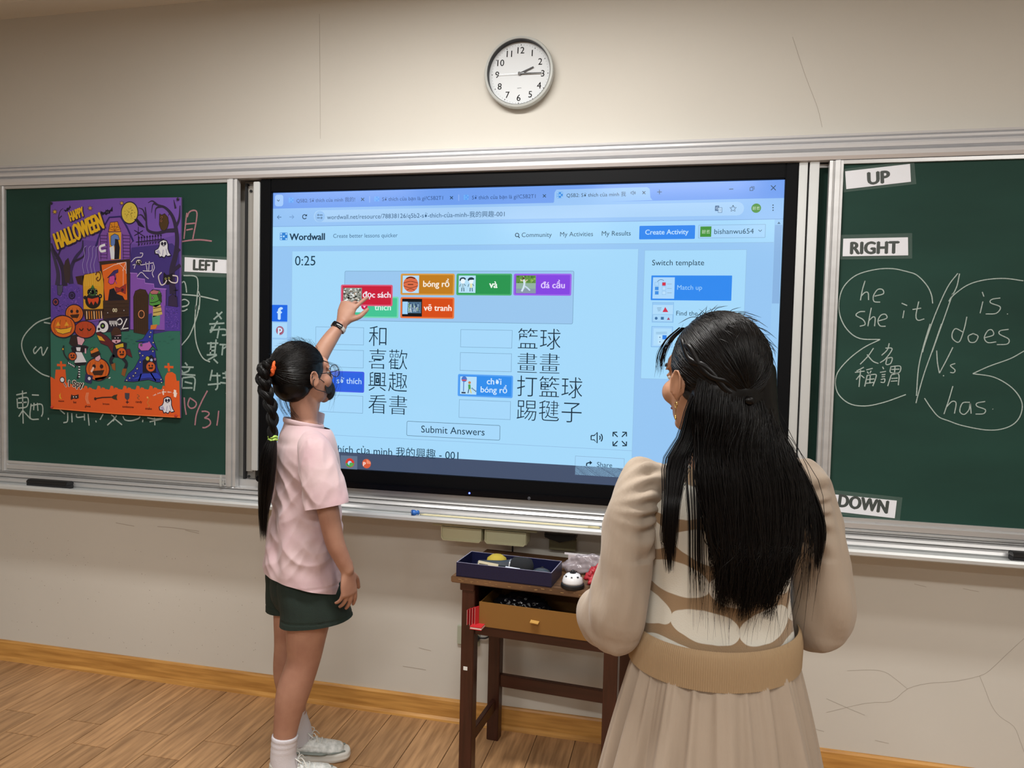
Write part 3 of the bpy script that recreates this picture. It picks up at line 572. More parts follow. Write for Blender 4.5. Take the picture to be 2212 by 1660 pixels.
# orange window with a witch, wooden frame
f.poly([(400, 495), (612, 478), (606, 780), (425, 780)], '38231c', 9); f.poly([(415, 520), (585, 498), (592, 760), (440, 765)], 'e0671d', 10)
for t in ((585, 500, 520, 510), (585, 500, 560, 560), (585, 500, 585, 580)): f.line([t[:2], t[2:]], 3, 'f0d8d0', 11)
f.line([(535, 510), (552, 525), (575, 550), (585, 560)], 2.5, 'f0d8d0', 12); f.line([(425, 560), (500, 520), (560, 505)], 3, 'f0d8d0', 12); f.line([(565, 545), (565, 690)], 2, 'f0d8d0', 12)
f.poly([(455, 610), (500, 560), (530, 550), (530, 570), (512, 580), (516, 620), (480, 600)], '3b2c6a', 12); f.poly([(470, 600), (500, 590), (512, 620), (498, 650), (478, 655), (462, 640)], 'c04a9a', 13); f.line([(512, 580), (508, 620), (520, 650)], 5, 'a03a88', 13, 3)
f.poly([(472, 690), (500, 680), (520, 720), (560, 735), (575, 760), (460, 765)], '12101c', 13); f.poly([(510, 670), (540, 680), (585, 650), (580, 720), (545, 700), (518, 712)], '9a2c28', 14); f.circ(560, 692, 8, '4a1c20', 15, 10)
# cauldron panel
f.poly([(285, 600), (300, 585), (380, 570), (410, 560), (430, 620), (430, 830), (290, 825)], 'd9a227', 10); f.poly([(235, 600), (295, 590), (285, 660), (250, 650)], '3a2016', 10)
for k in range(9): f.line([(305 + k * 12, 590 - k), (300 + k * 13, 665)], 2.5, 'e9c455', 11)
f.line([(375, 590), (385, 570), (405, 575), (408, 610), (392, 630), (380, 615), (392, 603)], 8, '6a3c14', 12, 4)
f.circ(356, 768, 52, '1c1612', 12, 24, .85); f.poly([(318, 760), (320, 745), (350, 752), (395, 740), (398, 762), (388, 792), (372, 770), (360, 800), (345, 772), (330, 795)], 'd2461c', 13); f.circ(352, 708, 34, '2e5a26', 13, 20, .7)
for k in range(30): f.circ(random.uniform(322, 384), random.uniform(690, 726), random.uniform(3, 6), random.choice(['8fbf5a', 'b8d68a', '4d8636', 'd8e4b0']), 14, 8)
f.circ(302, 745, 10, '1c1612', 13, 12); f.circ(406, 735, 12, '1c1612', 13, 12); f.circ(406, 735, 6, 'd9a227', 14, 12); f.poly([(340, 680), (355, 655), (368, 680)], '3c7030', 14)
f.poly([(285, 828), (430, 822), (420, 890), (305, 905)], '3c2418', 11)
for k in range(7): x = 312 + k * 17; f.line([(x, 838), (x + 3, 893)], 6, 'e08a30' if k % 3 else 'f0cda0', 12)
f.line([(300, 912), (425, 893)], 9, '7a4fb0', 12)
# steam ghosts
for k, x in enumerate((290, 320, 345, 368)): f.line([(x + 5, 580), (x - 6, 520), (x + 8, 460), (x + 5 + k * 2, 405), (x + 22, 388)], 3, 'a99ad8', 12, 4)
# chest wall and bones
f.poly([(425, 765), (606, 760), (604, 880), (425, 895)], '3e281c', 11)
for y in (790, 815, 840, 865): f.line([(428, y), (604, y - 4)], 2, '22140e', 12)
for x in (458, 570): f.circ(x, 850 if x < 500 else 833, 5, 'cfc8c0', 13, 8)
f.text('00', 492, 522, 832, 'd8d0b0', 13, bold=.03)
f.poly([(460, 890), (606, 875), (604, 975), (380, 985), (400, 905)], '241a2c', 11)
for k in range(7): f.line([(470 + k * 9, 905), (474 + k * 9, 930 + (k % 2) * 12)], 5, 'e6e6ea', 13)
f.line([(525, 900), (545, 890), (558, 910), (545, 930), (525, 925), (525, 900)], 7, 'e6e6ea', 13, 3); f.line([(590, 890), (555, 965)], 7, 'e6e6ea', 13); f.line([(545, 965), (600, 955)], 6, 'e6e6ea', 13)
f.circ(428, 945, 36, 'e4e4e8', 13, 20); f.poly([(385, 940), (410, 925), (420, 975), (378, 985)], 'dcdce2', 14); f.circ(424, 940, 16, '141018', 15, 14); f.circ(424, 940, 9, '86b048', 16, 10); f.circ(398, 962, 7, '141018', 16, 8)
# stairs, wall, door, green monster
f.poly([(612, 575), (660, 578), (662, 612), (712, 618), (714, 645), (775, 652), (778, 680), (860, 685), (855, 970), (612, 965)], '8150b0', 9)
f.line([(612, 575), (660, 578), (662, 612), (712, 618), (714, 645), (775, 652), (778, 680), (862, 686)], 5, 'a677cf', 10)
f.poly([(637, 985), (635, 740), (648, 700), (680, 686), (718, 692), (738, 730), (738, 1005)], '3d2718', 11)
for k in range(7): f.line([(645 + k * 14, 715), (644 + k * 14, 985)], 2, '24160e', 12)
f.line([(690 + 20 * math.cos(a), 860 + 26 * math.sin(a)) for a in np.linspace(0, 2 * PI, 18)], 5, 'd98a5a', 13)
f.poly([(742, 720), (765, 690), (815, 695), (830, 730), (822, 790), (790, 810), (745, 795)], '4f9440', 12); f.poly([(748, 705), (775, 690), (812, 700), (800, 722), (760, 722)], 'b06a70', 13); f.circ(765, 748, 9, 'd8e8c0', 13, 10); f.circ(765, 748, 4, K, 14, 8); f.line([(750, 780), (790, 775), (815, 760)], 5, '1e3a1c', 13, 3); f.poly([(795, 720), (828, 712), (832, 780), (815, 770)], '24431f', 13)
f.poly([(770, 800), (820, 790), (835, 860), (770, 880)], 'c7b060', 12); f.line([(772, 820), (830, 808)], 5, '6a5630', 13); f.line([(772, 850), (832, 838)], 5, '6a5630', 13); f.poly([(765, 870), (820, 870), (815, 935), (765, 935)], '4f9a7a', 12); f.poly([(755, 935), (800, 930), (790, 960), (752, 965)], 'd07a30', 13); f.poly([(738, 860), (762, 850), (768, 960), (738, 985)], '2a3c98', 12)
f.poly([(850, 800), (958, 810), (956, 975), (850, 975)], '4d3596', 10)
for k in range(90): x = random.uniform(855, 948); y = random.uniform(815, 955); f.line([(x, y), (x + random.uniform(-9, 9), y + random.uniform(-9, 9))], 3, random.choice(['7a55bd', '2c1f5c', '6846aa']), 11)
f.poly([(875, 800), (880, 740), (905, 720), (935, 738), (940, 810)], '332546', 12); f.line([(925, 740), (926, 675)], 6, K, 12); f.line([(912, 695), (942, 693)], 6, K, 12)
# skeleton creature and black cat
for p in ([(620, 500), (650, 470), (690, 465), (700, 440), (680, 438)], [(640, 545), (655, 510), (690, 520)], [(690, 520), (770, 505)], [(700, 560), (760, 560), (765, 520)], [(770, 500), (780, 540), (765, 575), (775, 605)], [(720, 500), (730, 560)], [(745, 495), (740, 560)], [(660, 600), (690, 570), (720, 600), (740, 615)], [(630, 520), (690, 505)]): f.line(p, 5, 'cfc6dc', 13, 3)
f.circ(672, 500, 20, 'd8cfc4', 13, 14, .8); f.circ(665, 500, 5, K, 14, 8); f.circ(681, 497, 5, K, 14, 8)
f.poly([(840, 640), (845, 570), (862, 590), (885, 588), (905, 575), (900, 640), (870, 655)], '15101c', 13); f.circ(858, 615, 8, 'd8dc5a', 14, 10); f.circ(880, 611, 8, 'd8dc5a', 14, 10); f.circ(858, 615, 3, K, 15, 6); f.circ(880, 611, 3, K, 15, 6)
f.line([(830, 570), (808, 600), (825, 655), (850, 650), (865, 625)], 7, 'd9cfd0', 14, 4); f.line([(905, 592), (938, 600), (935, 640), (900, 640), (878, 622)], 7, 'd9cfd0', 14, 4)
# ghosts
def ghost(x, y, s, lay):
    p = [(0, -1), (.35, -.9), (.5, -.5), (.5, 0), (.65, .45), (.85, .75), (.5, .85), (.3, .7), (.1, 1), (-.2, .85), (-.4, .95), (-.55, .6), (-.9, .55), (-.95, .2), (-.6, 0), (-.45, -.3), (-.4, -.8)]
    f.poly([(x + a * s * 1.08, y + b * s * 1.06) for a, b in p], K, lay); f.poly([(x + a * s, y + b * s) for a, b in p], 'e2e2ea', lay + 1)
    f.poly([(x - .9 * s, y + .3 * s), (x - .5 * s, y + .1 * s), (x - .3 * s, y + .6 * s), (x - .6 * s, y + .55 * s)], 'a9a6c8', lay + 2); f.line([(x, y + .1 * s), (x - .1 * s, y + .8 * s)], s * .07, '8f8cb0', lay + 2); f.line([(x + .3 * s, y), (x + .45 * s, y + .7 * s)], s * .07, '8f8cb0', lay + 2)
    f.circ(x - .13 * s, y - .58 * s, s * .12, K, lay + 3, 12, 1.3); f.circ(x + .2 * s, y - .6 * s, s * .12, K, lay + 3, 12, 1.3); f.line([(x - .1 * s, y - .32 * s), (x + .18 * s, y - .34 * s)], s * .07, K, lay + 3)
ghost(842, 408, 60, 14); ghost(868, 1487, 56, 10)
# pumpkins
def pumpkin(x, y, r, lay, c='cf641d', face=0, sq=.85):
    f.circ(x, y, r * 1.05, '5a2a10', lay, 24, sq); f.circ(x, y, r, c, lay + 1, 24, sq)
    for d in (-.6, -.2, .25, .62): f.line([(x + d * r, y - .75 * r * sq), (x + d * r * 1.25, y), (x + d * r, y + .75 * r * sq)], r * .05, '9a4312', lay + 2, 4)
    if face == 1:
        for sx in (-.4, .3): f.poly([(x + sx * r - .18 * r, y - .05 * r), (x + sx * r, y - .42 * r), (x + sx * r + .2 * r, y - .08 * r)], 'e8a52c', lay + 3)
        f.poly([(x - .65 * r, y + .1 * r), (x - .2 * r, y + .2 * r), (x + .3 * r, y + .15 * r), (x + .75 * r, y), (x + .6 * r, y + .45 * r), (x, y + .62 * r), (x - .45 * r, y + .48 * r)], 'e8b02c', lay + 3)
    if face == 2:
        for sx in (-.3, .35): f.circ(x + sx * r, y - .25 * r, r * .14, '2a140a', lay + 3, 10)
        f.poly([(x - .5 * r, y + .15 * r), (x + .6 * r, y + .05 * r), (x + .4 * r, y + .5 * r), (x - .3 * r, y + .5 * r)], '3a1c0c', lay + 3)
    if face == 3:
        for sx in (-.35, .4): f.line([(x + sx * r - .2 * r, y - .1 * r), (x + sx * r, y + .1 * r), (x + sx * r + .2 * r, y - .1 * r)], r * .1, '2a140a', lay + 3, 4)
pumpkin(228, 855, 60, 12, 'd06a20', 2); pumpkin(150, 945, 84, 16, 'd5661c', 1, .75); pumpkin(302, 965, 72, 14, 'b8431f', 3, .68)
for x, y in ((98, 775), (210, 730)): f.circ(x, y, 22, '2a1848', 6, 14); f.circ(x, y, 17, 'b04a50' if x < 150 else '4a3a7a', 7, 14); f.circ(x, y, 10, '2a1848', 8, 8)
f.poly([(108, 660), (148, 658), (145, 700), (130, 732), (112, 725)], '4b4a66', 7)
# children in costume
sk = 'd8a5b4'
f.poly([(192, 1060), (205, 1010), (245, 1000), (275, 1015), (262, 1060), (240, 1085), (212, 1080)], '2b1c1a', 12); f.poly([(245, 1015), (285, 1008), (300, 1040), (280, 1075), (252, 1068)], sk, 13); f.poly([(248, 1010), (252, 985), (268, 1002), (290, 995), (292, 1012)], '15101c', 14)
f.poly([(205, 1090), (240, 1080), (300, 1075), (325, 1085), (310, 1110), (270, 1130), (215, 1120)], '15131e', 13); f.poly([(238, 1120), (278, 1122), (312, 1190), (230, 1195)], 'dcdce4', 14); f.poly([(225, 1195), (312, 1190), (305, 1210), (240, 1215)], '15131e', 15)
f.poly([(240, 1088), (272, 1088), (268, 1115), (245, 1112)], 'e4e4ec', 15); f.line([(305, 1095), (305, 1130)], 10, sk, 14); pumpkin(216, 1150, 28, 16, 'c55a1c', 2)
f.line([(180, 1190), (200, 1205), (235, 1225)], 12, '15131e', 13, 3); f.line([(262, 1212), (260, 1260), (250, 1305)], 12, '15131e', 13)
for k in range(5): f.line([(256, 1222 + k * 17), (268, 1223 + k * 17)], 6, 'e4e4ec', 14)
for k in range(4): f.line([(186 + k * 12, 1190 + k * 7), (192 + k * 12, 1204 + k * 7)], 5, 'e4e4ec', 14)
f.line([(190, 1180), (160, 1140), (152, 1095), (155, 1075)], 9, '1c2a30', 13, 4); f.circ(150, 1100, 8, 'c09a30', 15, 8)
pumpkin(388, 1240, 80, 12, 'd0621c', 2, .82); f.poly([(372, 1145), (400, 1130), (412, 1165), (395, 1185), (372, 1178)], sk, 17); f.poly([(340, 1130), (395, 1112), (410, 1135), (370, 1160), (345, 1150)], '2a1810', 18); f.poly([(338, 1108), (385, 1090), (398, 1112), (345, 1132)], 'd4762a', 19); f.poly([(335, 1100), (350, 1090), (365, 1085), (358, 1105), (340, 1112)], '3c8a3c', 20)
f.poly([(305, 1270), (358, 1285), (345, 1340), (300, 1325)], '2a2a5a', 18); f.circ(332, 1303, 12, 'dcdce8', 19, 12); f.line([(362, 1225), (345, 1258)], 13, 'e8c0b0', 18); f.line([(370, 1308), (420, 1300), (465, 1290)], 14, '5a3a20', 13, 3); f.line([(465, 1302), (478, 1296)], 6, 'e0e0e6', 18)
f.poly([(378, 985), (400, 980), (450, 1010), (500, 1060), (540, 1100), (610, 1100), (628, 1160), (560, 1120), (500, 1120), (490, 1130), (460, 1080), (410, 1060), (395, 1030)], '5c1c24', 12); f.poly([(385, 1005), (415, 1015), (440, 1045), (400, 1038)], 'd9a227', 13)
f.poly([(480, 985), (500, 950), (520, 945), (548, 965), (552, 1000), (485, 1010)], '43271c', 15); f.poly([(485, 1005), (552, 1000), (548, 1050), (515, 1065), (488, 1050)], sk, 14); f.poly([(484, 1010), (553, 1008), (550, 1035), (486, 1036)], '14121c', 16); f.circ(510, 1024, 5, 'e8e8e8', 17, 8); f.circ(530, 1023, 5, 'e8e8e8', 17, 8); f.circ(518, 1050, 5, '7a1c20', 17, 8)
f.poly([(500, 1060), (555, 1050), (590, 1060), (585, 1100), (560, 1160), (490, 1155)], '1c1a28', 13); f.poly([(510, 1075), (565, 1060), (568, 1085), (518, 1098)], 'cdb02c', 15); pumpkin(555, 1128, 32, 16, 'd0621c', 2, 1)
f.line([(500, 1140), (478, 1180), (492, 1210)], 22, '1c1f2c', 13, 3); f.line([(560, 1160), (588, 1200), (575, 1240)], 20, '1c1f2c', 13, 3); f.poly([(482, 1205), (510, 1195), (512, 1250), (492, 1240)], '8a5226', 15); f.poly([(562, 1235), (590, 1235), (575, 1290), (552, 1275)], '8a5226', 15)
f.poly([(650, 1048), (700, 1030), (742, 965), (775, 968), (770, 1030), (800, 1110), (770, 1080), (715, 1050)], '26369a', 13); f.poly([(672, 1060), (745, 1045), (765, 1080), (740, 1110), (690, 1112), (668, 1090)], 'b565b8', 14); f.circ(690, 1072, 8, 'f0f0f4', 15, 10); f.circ(690, 1072, 4, K, 16, 8); f.line([(695, 1060), (740, 1050)], 6, '26369a', 16)
f.poly([(668, 1108), (785, 1105), (790, 1160), (800, 1230), (842, 1325), (800, 1330), (740, 1310), (640, 1325), (572, 1322), (600, 1270), (640, 1235), (680, 1160)], '222f92', 13); f.poly([(700, 1180), (760, 1140), (790, 1180), (790, 1260), (700, 1262)], '191324', 14); f.poly([(620, 1315), (700, 1268), (800, 1262), (838, 1310), (740, 1300)], '2b3fb6', 14)
pumpkin(755, 1222, 32, 16, 'd0602a', 2, .95); f.circ(733, 1165, 14, 'b6b83c', 16, 12); f.circ(760, 1176, 11, 'a8bede', 16, 12); f.circ(785, 1170, 10, '8a6a9a', 16, 12)
for k in range(3): f.line([(690, 1270), (672, 1320)], 8, '6f3f9a', 15); f.line([(755, 1265), (790, 1320)], 8, '6f3f9a', 15)
for x, y in ((748, 1015), (755, 985), (680, 1128), (683, 1190), (662, 1235), (635, 1285), (610, 1300), (772, 1055), (770, 1115), (826, 1310), (700, 1145), (650, 1265), (590, 1315), (830, 1330)):
    f.poly([(x + (9 if k % 2 == 0 else 4) * math.sin(k * PI / 5), y - (9 if k % 2 == 0 else 4) * math.cos(k * PI / 5)) for k in range(10)], 'e4e2cc', 17)
f.ol = 0
# lettering
f.text('HAPPY', 196, 296, 172, '2b1a3c', 18, bold=.07, rot=.32, yh=70); f.text('HAPPY', 193, 293, 169, 'e8b820', 19, bold=.035, rot=.32, yh=66)
f.text('HALLOWEEN', 92, 432, 290, '2b1a3c', 18, bold=.07, rot=.36, yh=122); f.text('HALLOWEEN', 88, 428, 286, 'e8b820', 19, bold=.035, rot=.36, yh=116)
f.text('I Spy', 190, 292, 1346, 'f2e2d8', 18, bold=.09, yh=60); f.text('I Spy', 192, 290, 1346, '1a1214', 20, bold=.03, yh=56)
f.circ(144, 1312, 18, '2a1c1c', 10, 20); f.circ(144, 1312, 13, 'dfe4ea', 11, 20); f.line([(152, 1328), (172, 1362)], 9, 'f0e0d8', 10); f.line([(153, 1330), (171, 1360)], 5, '2a1c1c', 11)
f.poly([(136, 1400), (122, 1418), (126, 1440), (142, 1446), (132, 1428), (132, 1412)], 'e0a82c', 10); f.poly([(202, 1440), (206, 1412), (218, 1420), (238, 1418), (256, 1412), (258, 1438), (240, 1445), (222, 1440), (205, 1452)], '2c1a1c', 10); f.circ(222, 1430, 4, 'f0e0d8', 11, 8); f.circ(240, 1430, 4, 'f0e0d8', 11, 8)
for dx in (0, 7, 14): f.line([(312 + dx, 1400), (305 + dx, 1440), (318 + dx, 1478)], 2.5, 'f0b08a', 10, 3)
f.line([(372, 1442), (420, 1434), (480, 1432)], 7, '3a1c14', 10); f.circ(372, 1443, 9, '3a1c14', 11, 10); f.poly([(478, 1432), (500, 1418), (525, 1412), (518, 1432), (524, 1452), (500, 1446)], '3c3420', 11)
f.poly([(575, 1402), (608, 1404), (606, 1440), (592, 1454), (576, 1438)], '44404a', 10); f.line([(592, 1454), (592, 1478)], 5, '2a1c2c', 10); f.line([(582, 1466), (604, 1466)], 5, '2a1c2c', 10)
f.line([(660, 1412), (676, 1425), (660, 1435), (676, 1448)], 3, '5a5a3a', 10, 3); f.line([(732, 1430), (742, 1450), (730, 1470), (746, 1490), (732, 1498)], 3.5, 'c88a3a', 10, 3); f.circ(732, 1434, 6, 'e8b060', 11, 8)
for t, x0, x1, y in (('moon', 118, 156, 1460), ('bat', 220, 242, 1466), ('ghost', 300, 340, 1496), ('broom', 424, 468, 1478), ('tombstone', 558, 636, 1498), ('candy', 650, 694, 1466), ('snake', 717, 761, 1510)): f.text(t, x0, x1, y, '4a1410', 10, bold=.02)
for k, t in enumerate('Can you find them all?'):
    a = k / 21; x = 770 + a * 160; y = 1423 - 28 * math.sin(a * 2.6 + .1)
    if t != ' ': f.text(t, x, x + 5.5, y, 'f6e6dc', 10, bold=.03)
f.line([(70, 1508), (520, 1546), (955, 1571)], 5, 'ef7a3a', 9)
so = f.build('print', lambda c: M('print_' + c, tuple(x * .88 for x in srgb(c)[:3]) + (1,), 0.42, spec=0.4), pos); so.location = (0.72, -PY, -1.14)
for x, y in ((72, 95), (945, 66), (930, 1560), (75, 1500)):
    p = f.w(x, y); MB().lathe([(0.0055, 0), (0.0055, 0.003), (0.003, 0.0045), (0, 0.005)], 14, M4=Matrix.Translation((p[0] + .72, -0.006, p[1] - 1.14)) @ Matrix.Rotation(PI / 2, 4, 'X')).build('magnet', M('magnet_dark', '1c1c22', 0.3) if y < 200 else M('magnet_red', 'b03028', 0.3), pos, smooth=False)

# ------------------------------------------------------------------ laminated cards
m_card = M('card_white', 'e9e9f1', 0.5); m_lam = M('lamination', 'b9ccc4', 0.2, alpha=0.05, spec=0.4)
def sign(t, q, out, tx0, tx1, ty, rot, Y, label, yh, bold=.05):
    """q: corners of the white card, out: corners of the laminate, both read on the board surface"""
    ctr = sum((at(*p, Y) for p in q), Vector()) / 4
    th = thing('direction_card', label, 'sign', ctr)
    def slab(pts, y0, y1, name, mat):
        v = [at(*p, Y) - ctr for p in pts]; k = len(v)
        return MB().add([(p.x, y0, p.z) for p in v] + [(p.x, y1, p.z) for p in v], [tuple(range(k)), tuple(range(k, 2 * k))[::-1]] + [(i, k + i, k + (i + 1) % k, (i + 1) % k) for i in range(k)]).build(name, mat, th)
    slab(q, -0.0004, -0.0016, 'card', m_card); slab(out, -0.0018, -0.0024, 'laminate', m_lam)
    g = Flat(Y - 0.0017); g.text(t, tx0, tx1, ty, '101012', 0, bold=bold, rot=rot, yh=yh)
    o = g.build('lettering', lambda c: M('ink_' + c, c, 0.5), th); o.location = -ctr
BY = -0.022 + 0.0035
sign('LEFT', [(399.5, 556), (492, 562), (490, 591), (399, 587)], [(391, 551), (498, 556), (496, 600), (390, 596)], 418, 469, 573.3, -0.035, BY, 'white laminated card reading LEFT on the left blackboard', 22)
sign('UP', [(1825.5, 370.5), (1965.5, 354.5), (1967.5, 393), (1828, 409)], [(1819, 366), (1974, 347), (1979, 398), (1822, 416)], 1875, 1921, 384, 0.075, BY, 'white laminated card reading UP at the top of the right blackboard', 26)
sign('RIGHT', [(1821.5, 516), (1961, 513), (1961.5, 552), (1820, 554)], [(1815, 508), (1970, 504), (1970, 559), (1811, 561)], 1838, 1941, 535.5, 0.01, BY, 'white laminated card reading RIGHT below the UP card', 26)
sign('DOWN', [(1798, 1068), (1937, 1082), (1932.5, 1120), (1794, 1104)], [(1792, 1058), (1949, 1075), (1943, 1127), (1788, 1110)], 1812, 1918, 1089, -0.085, BY, 'white laminated card reading DOWN at the foot of the right blackboard', 27)

# ------------------------------------------------------------------ chalk writing
def chalk(Y, strokes, col, w, parent, name='chalk_writing', label=None):
    """strokes that lie close together make one mark; each mark is a part of the board"""
    n = len(strokes); grp = list(range(n)); D = [np.concatenate([np.array(q[i]) + (np.array(q[i + 1]) - np.array(q[i])) * np.linspace(0, 1, 7)[:, None] for i in range(len(q) - 1)]) for q in strokes]
    for i in range(n):
        for j in range(i):
            if np.min(np.linalg.norm(D[i][:, None] - D[j][None], axis=2)) < 7: gi, gj = grp[i], grp[j]; grp = [gj if x == gi else x for x in grp]
    for k in sorted(set(grp)):
        g = Flat(Y - 0.0002)
        for i, q in enumerate(strokes):
            if grp[i] == k: g.line(q, w, col, i % 3, smooth=5 if len(q) > 2 else 0)
        o = g.build(name, lambda c: M('chalk_' + c, c, 0.95, ns=300, na=0.3), parent); o.location = -parent.location
        if label: o['label'] = label
CW, CP = 'a9b8b2', 'a87781'
def z3(pts): return [(1700 + x * .3012, 260 + y * .3012) for x, y in pts]
def z4(pts): return [(1700 + x * .3495, 700 + y * .3495) for x, y in pts]
def zl(pts): return [(290 + x * .15658, 410 + y * .15658) for x, y in pts]
def zm(pts): return [(290 + x * .15658, 660 + y * .15658) for x, y in pts]
def zn(pts): return [(90 + x * .15658, 660 + y * .15658) for x, y in pts]
def zk(pts): return [(x * .3133, 440 + y * .3133) for x, y in pts]
S = [z3([(1045, 1315), (1035, 1250), (1000, 1180), (930, 1110), (860, 1085)]), z3([(860, 1085), (760, 1065), (640, 1070), (500, 1110), (410, 1190), (375, 1290), (380, 1400), (430, 1500), (520, 1565), (668, 1573)]),
     z4([(575, 97), (470, 150), (370, 230), (305, 320), (310, 420), (380, 490), (480, 508), (600, 485), (735, 437)]),
     z3([(560, 1152), (540, 1220), (527, 1292)]), z3([(532, 1262), (560, 1235), (582, 1240), (585, 1290)]), z3([(628, 1262), (690, 1245), (685, 1215), (650, 1215), (620, 1260), (625, 1300), (668, 1305)]),
     z3([(560, 1372), (520, 1375), (495, 1400), (545, 1430), (560, 1465), (522, 1478)]), z3([(605, 1345), (592, 1410), (580, 1478)]), z3([(586, 1440), (615, 1412), (632, 1420), (628, 1478)]), z3([(655, 1440), (715, 1420), (705, 1392), (672, 1400), (652, 1440), (668, 1475), (708, 1478)]),
     z3([(822, 1312), (862, 1330)]), z3([(840, 1365), (830, 1420)]), z3([(945, 1300), (925, 1400), (940, 1435), (985, 1425)]), z3([(900, 1358), (962, 1348)]),
     z4([(535, 150), (500, 200), (452, 250)]), z4([(495, 190), (530, 230), (565, 245)]), z4([(632, 120), (620, 160), (585, 195)]), z4([(608, 150), (650, 155), (610, 215), (575, 240)]), z4([(620, 212), (650, 210), (640, 245), (612, 250), (618, 214)]),
     z4([(475, 268), (430, 292)]), z4([(420, 300), (480, 292)]), z4([(455, 285), (445, 390)]), z4([(452, 315), (428, 345)]), z4([(458, 318), (478, 335)]), z4([(530, 275), (490, 285)]), z4([(495, 295), (505, 308)]), z4([(520, 290), (512, 305)]), z4([(492, 320), (545, 312), (550, 330), (530, 385)]), z4([(495, 320), (480, 388)]), z4([(492, 345), (540, 340)]), z4([(515, 315), (512, 365)]), z4([(488, 368), (535, 362)]),
     z4([(590, 265), (598, 280)]), z4([(575, 300), (612, 294)]), z4([(585, 315), (608, 312)]), z4([(585, 328), (606, 325)]), z4([(580, 345), (604, 340), (600, 362), (578, 360)]), z4([(640, 265), (700, 262), (692, 302), (640, 300), (642, 266)]), z4([(645, 282), (695, 280)]), z4([(668, 265), (665, 300)]), z4([(645, 315), (690, 312), (688, 380)]), z4([(645, 315), (622, 385)]), z4([(645, 338), (685, 335)]), z4([(642, 355), (682, 352)])]
chalk(BY, S, CW, 2.4, rb, label='white chalk marks of the left bubble with he, she, it')
S = [z3([(1238, 1100), (1215, 1200), (1160, 1300)]), z4([(1030 * 0 + 885, 0), (840, 150), (812, 280), (800, 445)]), z3([(1225, 1098), (1150, 1200), (1060, 1400), (990, 1600), (972, 1665)]), z3([(1190, 1240), (1120, 1440), (1040, 1665)]), z4([(955, 0), (900, 160), (850, 300), (815, 420), (797, 490)]),
     z3([(1160, 1300), (1200, 1250), (1300, 1180), (1420, 1145), (1560, 1135), (1695, 1152)]), z4([(1465, 168), (1380, 215), (1250, 262), (1148, 308)]), z4([(1148, 308), (1280, 330), (1390, 395), (1450, 480), (1445, 560), (1400, 620), (1320, 652), (1220, 655), (1080, 628), (1000, 600), (938, 575), (890, 520), (850, 460)]),
     z3([(1400, 1232), (1412, 1265)]), z3([(1405, 1300), (1385, 1385)]), z3([(1530, 1275), (1470, 1285), (1460, 1310), (1530, 1340), (1500, 1385), (1425, 1390)]), z3([(1578, 1388), (1584, 1392)]),
     z3([(1290, 1410), (1270, 1500), (1235, 1590), (1190, 1570), (1185, 1530), (1210, 1495), (1262, 1520)]), z3([(1335, 1530), (1300, 1550), (1310, 1590), (1350, 1590), (1370, 1550), (1335, 1530)]), z3([(1420, 1560), (1480, 1540), (1470, 1505), (1440, 1510), (1415, 1560), (1440, 1595), (1500, 1590)]), z3([(1590, 1500), (1530, 1510), (1525, 1535), (1590, 1570), (1580, 1605), (1505, 1610)]),
     z4([(925, 165), (930, 240), (942, 305)]), z4([(1025, 145), (985, 225), (942, 305)]), z4([(965, 318), (970, 323)]), z4([(1040, 245), (1010, 258), (1038, 285), (1030, 302), (1008, 300)]),
     z4([(1025, 385), (1000, 470), (970, 558)]), z4([(985, 515), (1020, 480), (1045, 490), (1035, 555)]), z4([(1130, 485), (1085, 490), (1068, 540), (1095, 560), (1125, 530), (1132, 490), (1138, 555)]), z4([(1225, 480), (1175, 490), (1175, 510), (1225, 530), (1215, 555), (1165, 558)]), z4([(1270, 526), (1274, 528)])]
chalk(BY, S, CW, 2.4, rb, label='white chalk marks of the right bubble with is, does, has')
S = [zl([(725, 320), (710, 450), (685, 680)]), zl([(730, 380), (760, 310), (820, 285), (862, 310), (858, 420), (808, 680)]), zl([(708, 475), (840, 462)]), zl([(718, 558), (808, 540)]), zl([(632, 720), (780, 698), (920, 692), (1070, 710)]),
     zm([(690, 1270), (700, 1400), (718, 1510)]), zm([(765, 1280), (740, 1370), (780, 1420), (840, 1400), (852, 1340), (765, 1275)]), zm([(1010, 1178), (930, 1330), (860, 1500), (838, 1655)]), zm([(930, 1465), (985, 1462), (1032, 1485), (1020, 1520), (968, 1555)]), zm([(968, 1555), (1025, 1570), (1052, 1610), (1040, 1650), (985, 1685), (940, 1688)]), zm([(1165, 1455), (1155, 1560), (1140, 1660)])]
chalk(BY, S, CP, 2.8, lb, label='pink chalk marks')
